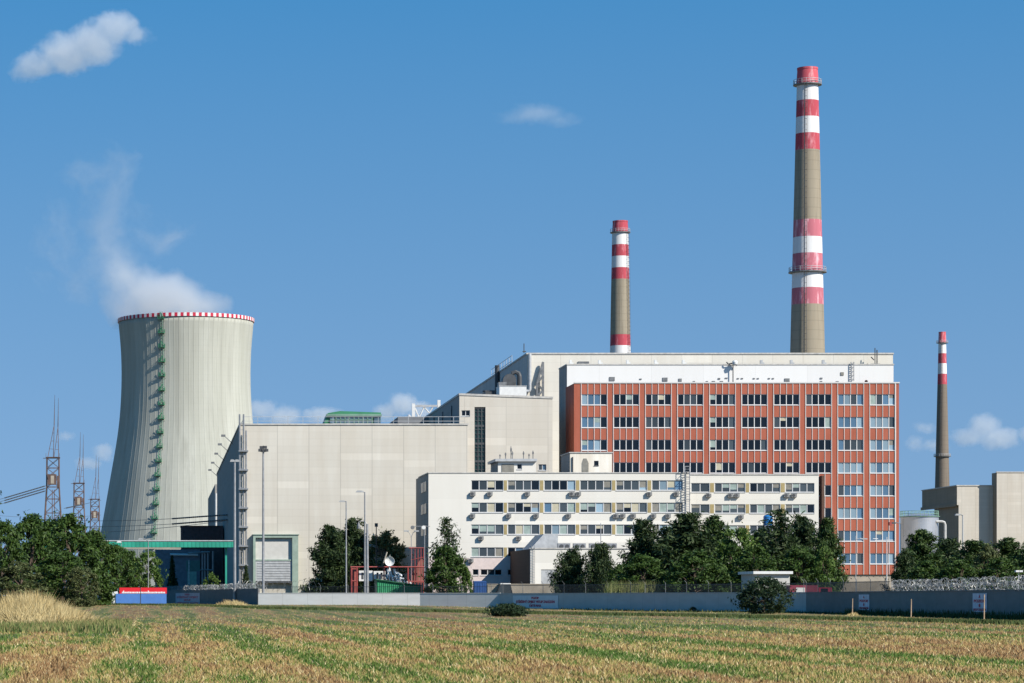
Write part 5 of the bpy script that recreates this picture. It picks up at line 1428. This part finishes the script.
# ---------------------------------------------------------------- trees
def leaf_quads(c, size, n_dir=None, elong=1.0):
    """c (n,3) centres -> randomly turned leaf quads"""
    n = len(c)
    u = rng.normal(size=(n, 3)); u /= np.linalg.norm(u, axis=1)[:, None]
    if n_dir is not None:
        u = u*.75 + n_dir; u /= np.linalg.norm(u, axis=1)[:, None]
    v = rng.normal(size=(n, 3)); v -= (v*u).sum(1)[:, None]*u; v /= np.linalg.norm(v, axis=1)[:, None]
    w = np.cross(u, v)
    s = (size*rng.uniform(.6, 1.4, n))[:, None]
    a, b = v*s*elong*.5, w*s*.5
    return np.stack([c-a*.9-b*.3, c+b*.55-a*.1, c+a, c-b*.55+a*.1], 1)
def broad_mesh(seed, H=10.0, Rr=4.0, base=.12, nclump=95, per=85, size=.36, shape=1.0, stray=260, out=1.18):
    r_ = np.random.default_rng(seed); C = []; D = []
    cz0, cz1 = H*base, H*.97
    lob = [(r_.uniform(0, 2*math.pi), r_.uniform(.15, .9), r_.uniform(.55, 1.0)) for _ in range(9)]
    cents = []
    while len(cents) < nclump:
        t = r_.random(); a = r_.uniform(0, 2*math.pi)
        prof = math.sin(math.pi*min(1, (t*.86+.14)))**.6 if shape > 0 else (1-t)**.7
        bump = max((1-abs(t-lt)*1.6)*max(0, math.cos(a-la))*lw for la, lt, lw in lob)
        rad = Rr*prof*(.62+.48*bump)*r_.uniform(.55, 1.0)**.5
        cents.append((math.cos(a)*rad, math.sin(a)*rad, cz0+(cz1-cz0)*t + r_.normal(0, .15)))
    for c in cents:
        c = np.array(c); k = int(per*r_.uniform(.5, 1.3)); rc = r_.uniform(.45, .95)*Rr/4*1.05
        p = r_.normal(size=(k, 3)); p /= np.linalg.norm(p, axis=1)[:, None]; p *= (r_.random(k)**.45)[:, None]*rc
        p[:, 2] *= .7
        C.append(c+p); D.append(p/rc*.8 + np.array([0, 0, .35]))
    # stray twigs
    k = stray; a = r_.uniform(0, 2*math.pi, k); t = r_.random(k); rad = Rr*np.sin(math.pi*(t*.84+.14))**.6*r_.uniform(.8, out, k)*(1+.12*np.sin(a*5+t*9))
    C.append(np.stack([np.cos(a)*rad, np.sin(a)*rad, cz0+(cz1-cz0)*t*r_.uniform(.95, 1.08, k)+.3], 1)); D.append(np.zeros((k, 3)))
    C = np.concatenate(C); D = np.concatenate(D)
    return leaf_quads(C, size, D, 1.5), cents
def pine_mesh(seed, H=11.0, Rr=3.6, base=.06, dense=1.0, size=.27, gap=.0, up=.35, taper=.85, levels=None):
    r_ = np.random.default_rng(seed); C = []; D = []; br = []
    z = H*base
    while z < H*.985:
        t = z/H; rad = Rr*(1-t)**taper*r_.uniform(.8, 1.12) + .12
        nb = max(4, int(r_.integers(6, 9)*(1 if t < .75 else .8)))
        a0 = r_.uniform(0, 6.28)
        for b in range(nb):
            if r_.random() < gap: continue
            a = a0 + 2*math.pi*b/nb + r_.normal(0, .2); L_ = rad*r_.uniform(.5, 1.28)
            dz = L_*up*r_.uniform(.4, 1.2)
            br.append(((0, 0, z), (math.cos(a)*L_, math.sin(a)*L_, z+dz*.6)))
            nt_ = max(3, int(L_/.26))
            s = np.linspace(.22, 1.0, nt_); k = int(20*dense)
            for si in s:
                pc = np.array([math.cos(a)*L_*si, math.sin(a)*L_*si, z + dz*si*si*.9 - .12*L_*si*(1-si)])
                w = .20+.22*(1-abs(si-.6))*min(1.5, L_/2)
                p = r_.normal(0, 1, (k, 3))*np.array([w, w, w*.55]); C.append(pc+p); D.append(p*.8+np.array([0, 0, .5]))
        z += max(.34, .075*H*(1-t*.45))*r_.uniform(.75, 1.2)
    C = np.concatenate(C); D = np.concatenate(D)
    return leaf_quads(C, size, D, 2.2), br
def trunk_mb(H, r, br, n_l, seed):
    r_ = random.Random(seed); m = MB()
    pts = [(r_.uniform(-.08, .08)*i, r_.uniform(-.08, .08)*i, H*.9*i/6) for i in range(7)]; pts[0] = (0, 0, -.6)
    for i in range(6): m.tube(pts[i], pts[i+1], r*(1-i/7.5), r*(1-(i+1)/7.5), n=7, cap=False)
    for b in r_.sample(br, min(n_l, len(br))):
        if len(b) == 2: m.tube(b[0], b[1], r*.22, r*.06, n=4, cap=False)
        else:
            zz = max(.3, b[2]*.6); m.tube((0, 0, zz), b, r*.35, r*.08, n=4, cap=False)
    return m
PROTO = {}
def proto_tree(kind, seed):
    key = (kind, seed)
    if key in PROTO: return PROTO[key]
    if kind == 'broad':
        q, br = broad_mesh(seed, base=.0, nclump=125, per=90, size=.34); H, Rr, mat, tr, nl = 10, 4, M['leaf_broad'], .22, 26
    elif kind == 'light':
        q, br = broad_mesh(seed, base=.03, nclump=100, per=85, size=.36); H, Rr, mat, tr, nl = 10, 4, M['leaf_light'], .16, 24
    elif kind == 'olive':
        q, br = broad_mesh(seed, base=.0, nclump=110, per=95, size=.34); H, Rr, mat, tr, nl = 10, 4, M['leaf_olive'], .22, 26
    elif kind == 'pine':
        q, br = pine_mesh(seed, dense=1.25, up=.5, taper=.52, gap=.06); H, Rr, mat, tr, nl = 11, 3.6, M['needle'], .2, 60
    elif kind == 'pine_green':
        q, br = pine_mesh(seed, dense=1.2, up=.4, taper=.55, gap=.06); H, Rr, mat, tr, nl = 11, 3.6, M['needle_green'], .2, 60
    elif kind == 'pine_open':
        q, br = pine_mesh(seed, dense=.42, up=.8, taper=.62, gap=.30); H, Rr, mat, tr, nl = 11, 3.6, M['needle'], .16, 90
    elif kind == 'spruce':
        q, br = pine_mesh(seed, dense=.9, up=.05, taper=1.0, gap=.04, size=.34); H, Rr, mat, tr, nl = 11, 3.6, M['needle'], .2, 40
    elif kind == 'dwarf':
        q, br = pine_mesh(seed, H=7, Rr=3.6, base=.02, dense=1.1, up=.9, taper=.5, gap=.08, size=.25); H, Rr, mat, tr, nl = 7, 3.6, M['needle'], .14, 40
    elif kind == 'bush':
        q, br = broad_mesh(seed, H=6, base=.0, nclump=120, per=62, size=.34, stray=1500, out=1.32); H, Rr, mat, tr, nl = 6, 4, M['bush'], .12, 30
    elif kind == 'lowbush':
        q, br = broad_mesh(seed, H=2.4, base=-.1, nclump=120, per=70, size=.32, stray=900, out=1.22); H, Rr, mat, tr, nl = 2.4, 4, M['bush'], .08, 10
    elif kind == 'shrub':
        q, br = broad_mesh(seed, base=-.05, nclump=60, per=70, size=.5); H, Rr, mat, tr, nl = 10, 4, M['leaf_light'], .1, 10
    cm = quads_mesh('crown', q, mat)
    tm = trunk_mb(H, tr, br, nl, seed)
    tme = bpy.data.meshes.new('trunk'); tme.from_pydata(tm.v, [], tm.f); tme.materials.append(M['bark']); tme.update()
    PROTO[key] = (cm, tme, H, Rr); return PROTO[key]
tree_i = 0
def tree(kind, seed, px, ytop, hw, d, label, group, cat='tree', name=None, ybase=None, rot=None):
    global tree_i
    cm, tm, H, Rr = proto_tree(kind, seed)
    x = wx(px, d); z0 = ground(x, d)*.9
    if ybase is not None: z0 = wz(ybase, d)
    h = wz(ytop, d)-z0
    nm = name or {'broad': 'broadleaf_tree', 'light': 'young_tree', 'olive': 'broadleaf_tree', 'pine': 'pine_tree', 'pine_green': 'pine_tree', 'pine_open': 'pine_tree', 'spruce': 'spruce_tree', 'dwarf': 'dwarf_pine', 'bush': 'bush', 'lowbush': 'low_bush', 'shrub': 'shrub'}[kind]
    t = thing(nm, label, cat, (x, d, z0), group)
    sr_ = hw*d/F/Rr
    t.scale = (sr_, sr_, h/H)
    tree_i += 1
    t.rotation_euler = (0, 0, tree_i*2.399 if rot is None else rot)
    link('trunk', tm, t); link('crown', cm, t)
    return t
GL = 'trees at the left edge'; GM = 'trees in front of the cream hall'; GW = 'trees in front of the white block'; GR = 'conifers behind the right wall'
tree('broad', 1, -24, 452, 28, 300, 'leafy tree cut off by the left edge of the picture', GL)
tree('broad', 2, 2, 522, 28, 330, 'low leafy tree in the left corner behind the dry grass', GL)
tree('broad', 3, 32, 516, 34, 350, 'dense leafy tree left of the largest tree in the left clump', GL)
tree('broad', 1, 68, 514, 36, 360, 'largest leafy tree of the left clump, below the pylons', GL)
tree('broad', 4, 94, 531, 28, 370, 'leafy tree at the right end of the tall left clump', GL)
tree('broad', 2, 117, 545, 20, 425, 'smaller dark leafy tree between the left clump and the banner', GL)
tree('light', 5, 148, 551, 18, 440, 'pale green young tree standing behind the banner', GL)
tree('broad', 3, 130, 552, 18, 450, 'small dark leafy tree left of the pale young tree', GL)
tree('spruce', 21, 172, 556, 7.5, 560, 'narrow dark spruce under the pipe bridge', 'small spruces near the hall')
tree('spruce', 22, 246, 565, 7, 455, 'small spruce at the corner of the cream hall beside the loading gate', 'small spruces near the hall')
tree('shrub', 31, 211, 573, 10, 470, 'small rounded green shrub under the pipe bridge', None, 'shrub')
tree('olive', 6, 20, 563, 30, 300, 'olive green bush at the foot of the left clump', GL, name='broadleaf_tree')
tree('olive', 7, 82, 566, 19, 330, 'olive green bush at the right foot of the left clump', GL)
tree('pine', 11, 330, 527, 25, 450, 'dense dark pine in front of the cream hall, leftmost of its group', GM)
tree('pine', 12, 353, 519, 25, 462, 'tallest dark pine in front of the cream hall', GM)
tree('olive', 8, 385, 531, 27, 480, 'rounded olive leafy tree behind the white dish', GM)
tree('pine_open', 13, 447, 519, 23, 432, 'open-topped pine rising behind a leafy tree at the white block corner', GM)
tree('broad', 4, 446, 546, 24, 422, 'leafy green tree in front of the open-topped pine', GM)
tree('shrub', 31, 467, 568, 6, 420, 'pale shrub right of the leafy tree at the white block corner', None, 'shrub')
tree('dwarf', 14, 572, 553, 19, 392, 'left of two small dark pines in front of the annex', GW)
tree('dwarf', 15, 600, 549, 19, 388, 'right of two small dark pines in front of the annex', GW)
tree('pine', 12, 644, 520, 30, 392, 'dark pine left in the tall group before the white block', GW)
tree('pine', 16, 688, 513, 40, 385, 'largest and broadest dark pine before the white block', GW)
tree('pine_green', 17, 714, 517, 28, 400, 'dark green conifer behind the largest pine', GW)
tree('light', 9, 738, 527, 28, 392, 'lighter green leafy tree between the dark pines', GW)
tree('pine_open', 18, 780, 510, 36, 382, 'gappy pine through which a blue shape and the white block show', GW)
tree('pine', 11, 802, 518, 27, 392, 'dark pine behind the gappy pine', GW)
tree('pine_green', 16, 827, 517, 19, 385, 'narrow conifer in front of the red block corner', GW)
tree('light', 10, 824, 548, 15, 372, 'bright green slender leafy tree in front of the narrow conifer', GW)
tree('broad', 1, 756, 545, 28, 372, 'low dark leafy tree behind the white hut', GW)
tree('broad', 3, 696, 552, 36, 366, 'low dark leafy tree at the foot of the largest pine', GW)
tree('broad', 2, 644, 555, 30, 372, 'low dark leafy tree at the foot of the left pine', GW)
tree('pine_green', 17, 922, 531, 30, 330, 'dark conifer with the highest tip behind the right wall', GR)
tree('pine', 12, 948, 539, 30, 345, 'dark conifer in front of the tank pipe', GR)
tree('pine_green', 16, 974, 540, 30, 325, 'green conifer in front of the first concrete block', GR)
tree('olive', 6, 988, 546, 20, 312, 'olive leafy tree among the right conifers', GR)
tree('pine_green', 17, 1008, 539, 30, 320, 'green conifer near the right edge', GR)
tree('pine_green', 16, 1034, 541, 26, 312, 'conifer cut off by the right edge', GR)
tree('pine', 11, 905, 552, 17, 318, 'lowest dark conifer at the left end of the right row', GR)
tree('broad', 4, 960, 560, 26, 300, 'low leafy tree at the foot of the right conifers', GR)
tree('broad', 4, 52, 520, 30, 366, 'leafy tree in the middle of the left clump, behind the front ones', GL)
tree('broad', 2, 62, 552, 30, 335, 'low leafy tree filling the front of the left clump', GL)
tree('pine', 16, 668, 527, 28, 398, 'dark pine filling the gap left of the largest pine', GW)
tree('broad', 4, 733, 545, 30, 380, 'low leafy tree under the lighter green tree', GW)
tree('pine_green', 17, 762, 530, 26, 396, 'dark conifer between the lighter green tree and the gappy pine', GW)
tree('broad', 2, 800, 548, 30, 374, 'low dark leafy tree right of the white hut', GW)
tree('broad', 3, 618, 566, 16, 380, 'small dark leafy bush right of the two small pines', GW)
tree('broad', 1, 1000, 558, 30, 300, 'low leafy tree below the green conifer near the right edge', GR)
tree('broad', 3, 925, 562, 26, 302, 'low leafy tree below the highest-tipped conifer', GR)
tree('bush', 41, 764.5, 579, 25, 300, 'large dark round bush in front of the wall and the white hut', None, 'bush')
dB_ = ground_hit(508, 616.5)
tree('lowbush', 42, 508, 605.2, 20.5, dB_, 'low wide dark bush out in the field', None, 'bush', name='low_bush')
tree('bush', 42, 693, 607, 3.6, wall_d(693)-2, 'tiny dark bush at the foot of the middle wall', None, 'bush', name='low_bush')
# blue water barrel seen among the branches
d = 440.0
t = thing('water_tank', 'blue upright plastic tank showing among the pine tops before the white block', 'tank', (wx(768, d), d, 0))
m = MB(); c = (wx(768, d), d); r_ = 4.6*d/F; zz0, zz1 = wz(525.5, d), wz(515, d)
m.lathe([(.02, zz0), (r_*.95, zz0), (r_, zz0+.2), (r_, (zz0+zz1)/2-.05), (r_*1.05, (zz0+zz1)/2), (r_, (zz0+zz1)/2+.05), (r_, zz1-.25), (r_*.7, zz1), (.02, zz1+.05)], c, 20); m.build('body', plain('bright_blue_plastic', (.02, .17, .45), .4), t)
m = MB()
for sx in (-.5, .5):
    for sy in (-.5, .5): m.tube((c[0]+sx, d+sy, 0), (c[0]+sx, d+sy, zz0), .08, n=5)
m.build('stand', M['galv'], t)
# reeds behind the wall
def stems(px0, px1, d, n, h0, h1, label, name):
    px_ = rng.uniform(px0, px1, n); d__ = rng.uniform(d-2, d+2, n)
    P = blades(n, px_, d__, h0, h1, .14, .12)
    o = link(name, tris_mesh(name, P, strip_mat('reed_green', [(.05, .08, .02), (.10, .13, .04), (.17, .17, .07)]))); o['kind'] = 'stuff'; o['label'] = label
stems(608, 660, 368, 2600, 2.4, 4.2, 'tall pale reeds behind the middle wall', 'tall_reeds')

# ---------------------------------------------------------------- steam and clouds
def volume_thing(name, label, cat, centre, blobs, dens, noise_scale, amp, k, color=(1, 1, 1), aniso=.2, group=None, detail=5, wisp=0.0):
    """a closed box of air whose density is a cluster of soft puffs broken up by noise"""
    m, nt, b = new_mat(name+'_vapour')
    nt.nodes.remove(b)
    vol = N(nt, 'ShaderNodeVolumePrincipled'); vol.inputs['Color'].default_value = (*color, 1); vol.inputs['Anisotropy'].default_value = aniso
    pos = N(nt, 'ShaderNodeTexCoord').outputs['Object']
    nz = N(nt, 'ShaderNodeTexNoise'); nz.inputs['Scale'].default_value = noise_scale; nz.inputs['Detail'].default_value = detail; nz.inputs['Roughness'].default_value = .6; L(nt, pos, nz.inputs['Vector'])
    # noise warps the puffs
    wv = N(nt, 'ShaderNodeVectorMath', operation='SUBTRACT'); L(nt, nz.outputs['Color'], wv.inputs[0]); wv.inputs[1].default_value = (.5, .5, .5)
    ws = N(nt, 'ShaderNodeVectorMath', operation='SCALE'); L(nt, wv.outputs[0], ws.inputs[0]); ws.inputs['Scale'].default_value = amp
    wp = N(nt, 'ShaderNodeVectorMath', operation='ADD'); L(nt, pos, wp.inputs[0]); L(nt, ws.outputs[0], wp.inputs[1])
    acc = None
    for (c, r, s) in blobs:
        sub = N(nt, 'ShaderNodeVectorMath', operation='SUBTRACT'); L(nt, wp.outputs[0], sub.inputs[0]); sub.inputs[1].default_value = c
        dv = N(nt, 'ShaderNodeVectorMath', operation='DIVIDE'); L(nt, sub.outputs[0], dv.inputs[0]); dv.inputs[1].default_value = r
        ln = N(nt, 'ShaderNodeVectorMath', operation='LENGTH'); L(nt, dv.outputs[0], ln.inputs[0])
        v = mathn(nt, 'MULTIPLY', mathn(nt, 'SUBTRACT', 1.0, ln.outputs['Value'], True), s)
        acc = v if acc is None else mathn(nt, 'MAXIMUM', acc, v)
    nb = noise(nt, wp.outputs[0], noise_scale*1.6, 6, .62)
    shp = mathn(nt, 'ADD', acc, mathn(nt, 'MULTIPLY', mathn(nt, 'SUBTRACT', nb, .56), wisp)) if wisp else acc
    shp = mathn(nt, 'MINIMUM', shp, mathn(nt, 'MULTIPLY', acc, 6.0))
    dn = mathn(nt, 'MULTIPLY', mathn(nt, 'MULTIPLY', shp, k, True), dens)
    L(nt, dn, vol.inputs['Density']); L(nt, vol.outputs[0], nt.nodes['Material Output'].inputs['Volume'])
    lo_ = np.min([np.array(c)-np.array(r)-amp*.3 for c, r, s in blobs], 0); hi_ = np.max([np.array(c)+np.array(r)+amp*.3 for c, r, s in blobs], 0)
    mb = MB(); mb.box(*(lo_+np.array(centre)), *(hi_+np.array(centre)))
    o = bpy.data.objects.new(name, None)
    bpy.data.objects.remove(o)
    me = bpy.data.meshes.new(name); me.from_pydata([tuple(np.array(v)-np.array(centre)) for v in mb.v], [], mb.f); me.materials.append(m); me.update()
    o = link(name, me); o.location = centre
    tag(o, label, cat, group)
    return o
# steam over the tower: blobs given in metres from the rim centre
S_ = TD/F
def sb(px, py, rx, rz, s=1.0, ry=None): return (((px-186)*S_, 0.0, (312-py)*S_), (rx*S_, (ry or rx)*S_, rz*S_), s)
volume_thing('steam_plume', 'thin white steam drifting up and left from the cooling tower', 'steam', (TX, TD, zt),
    [sb(168, 296, 62, 30, 1.0), sb(145, 292, 42, 34, 1.0), sb(195, 300, 42, 24, .9), sb(120, 276, 26, 40, .75), sb(114, 250, 34, 50, .32), sb(106, 208, 40, 52, .19), sb(98, 168, 44, 42, .13), sb(145, 226, 54, 30, .12), sb(70, 245, 40, 56, .11)],
    .080, .035, 34, 1.6, aniso=.3, wisp=.6, detail=6)
def cloud(px0, py0, d, blobs, label, dens, amp, wisp=.5, k=3.0, ns=None):
    s = d/F; cx = np.mean([b[0] for b in blobs]); cy = np.mean([b[1] for b in blobs])
    centre = (wx(cx, d), d, wz(cy, d))
    bl = [(((x-cx)*s, 0, (cy-y)*s), (rx*s, rx*s*1.0, rz*s), st) for x, y, rx, rz, st in blobs]
    return volume_thing('cloud', label, 'cloud', centre, bl, dens/s, (ns or .05)/s, amp*s, k, aniso=.25, group='small clouds', wisp=wisp)
cloud(0, 0, 5200, [(114, 27, 30, 19, 1), (92, 44, 32, 26, 1), (66, 54, 34, 24, .95), (36, 66, 28, 17, .8), (138, 36, 18, 14, .7), (20, 72, 14, 11, .6)], 'largest white puffy cloud, high at the upper left',   .026, 24, 1.05)
cloud(0, 0, 5200, [(536, 114, 34, 11, .5), (560, 120, 26, 7, .35), (512, 118, 22, 6, .3)], 'small faint cloud wisp alone in the upper middle sky',   .010, 16, .6)

cloud(0, 0, 9000, [(262, 410, 18, 14, .8), (284, 416, 24, 12, .7), (322, 416, 26, 11, .6), (345, 420, 18, 6, .5)], 'low puffy clouds just above the cream hall roof, left of the green lantern', .03, 13, .9)
cloud(0, 0, 9000, [(403, 404, 19, 14, .9), (420, 411, 17, 12, .8), (386, 412, 16, 11, .7)], 'low rounded cloud behind the steel gantry on the cream hall', .04, 13, .9)
cloud(0, 0, 9000, [(985, 426, 20, 16, .8), (968, 437, 20, 10, .7), (1000, 438, 24, 13, .7), (1030, 434, 16, 9, .6)], 'low pale clouds right of the slim chimney', .028, 15, .9)
cloud(0, 0, 9000, [(924, 428, 16, 8, .4), (915, 443, 12, 9, .4), (935, 445, 18, 7, .4)], 'faint low cloud between the red block and the slim chimney', .03, 12, .7)
cloud(0, 0, 9000, [(104, 452, 14, 11, .6), (90, 463, 16, 8, .5), (66, 437, 12, 7, .4)], 'faint low cloud between the cooling tower and the pylons', .035, 12, .7)
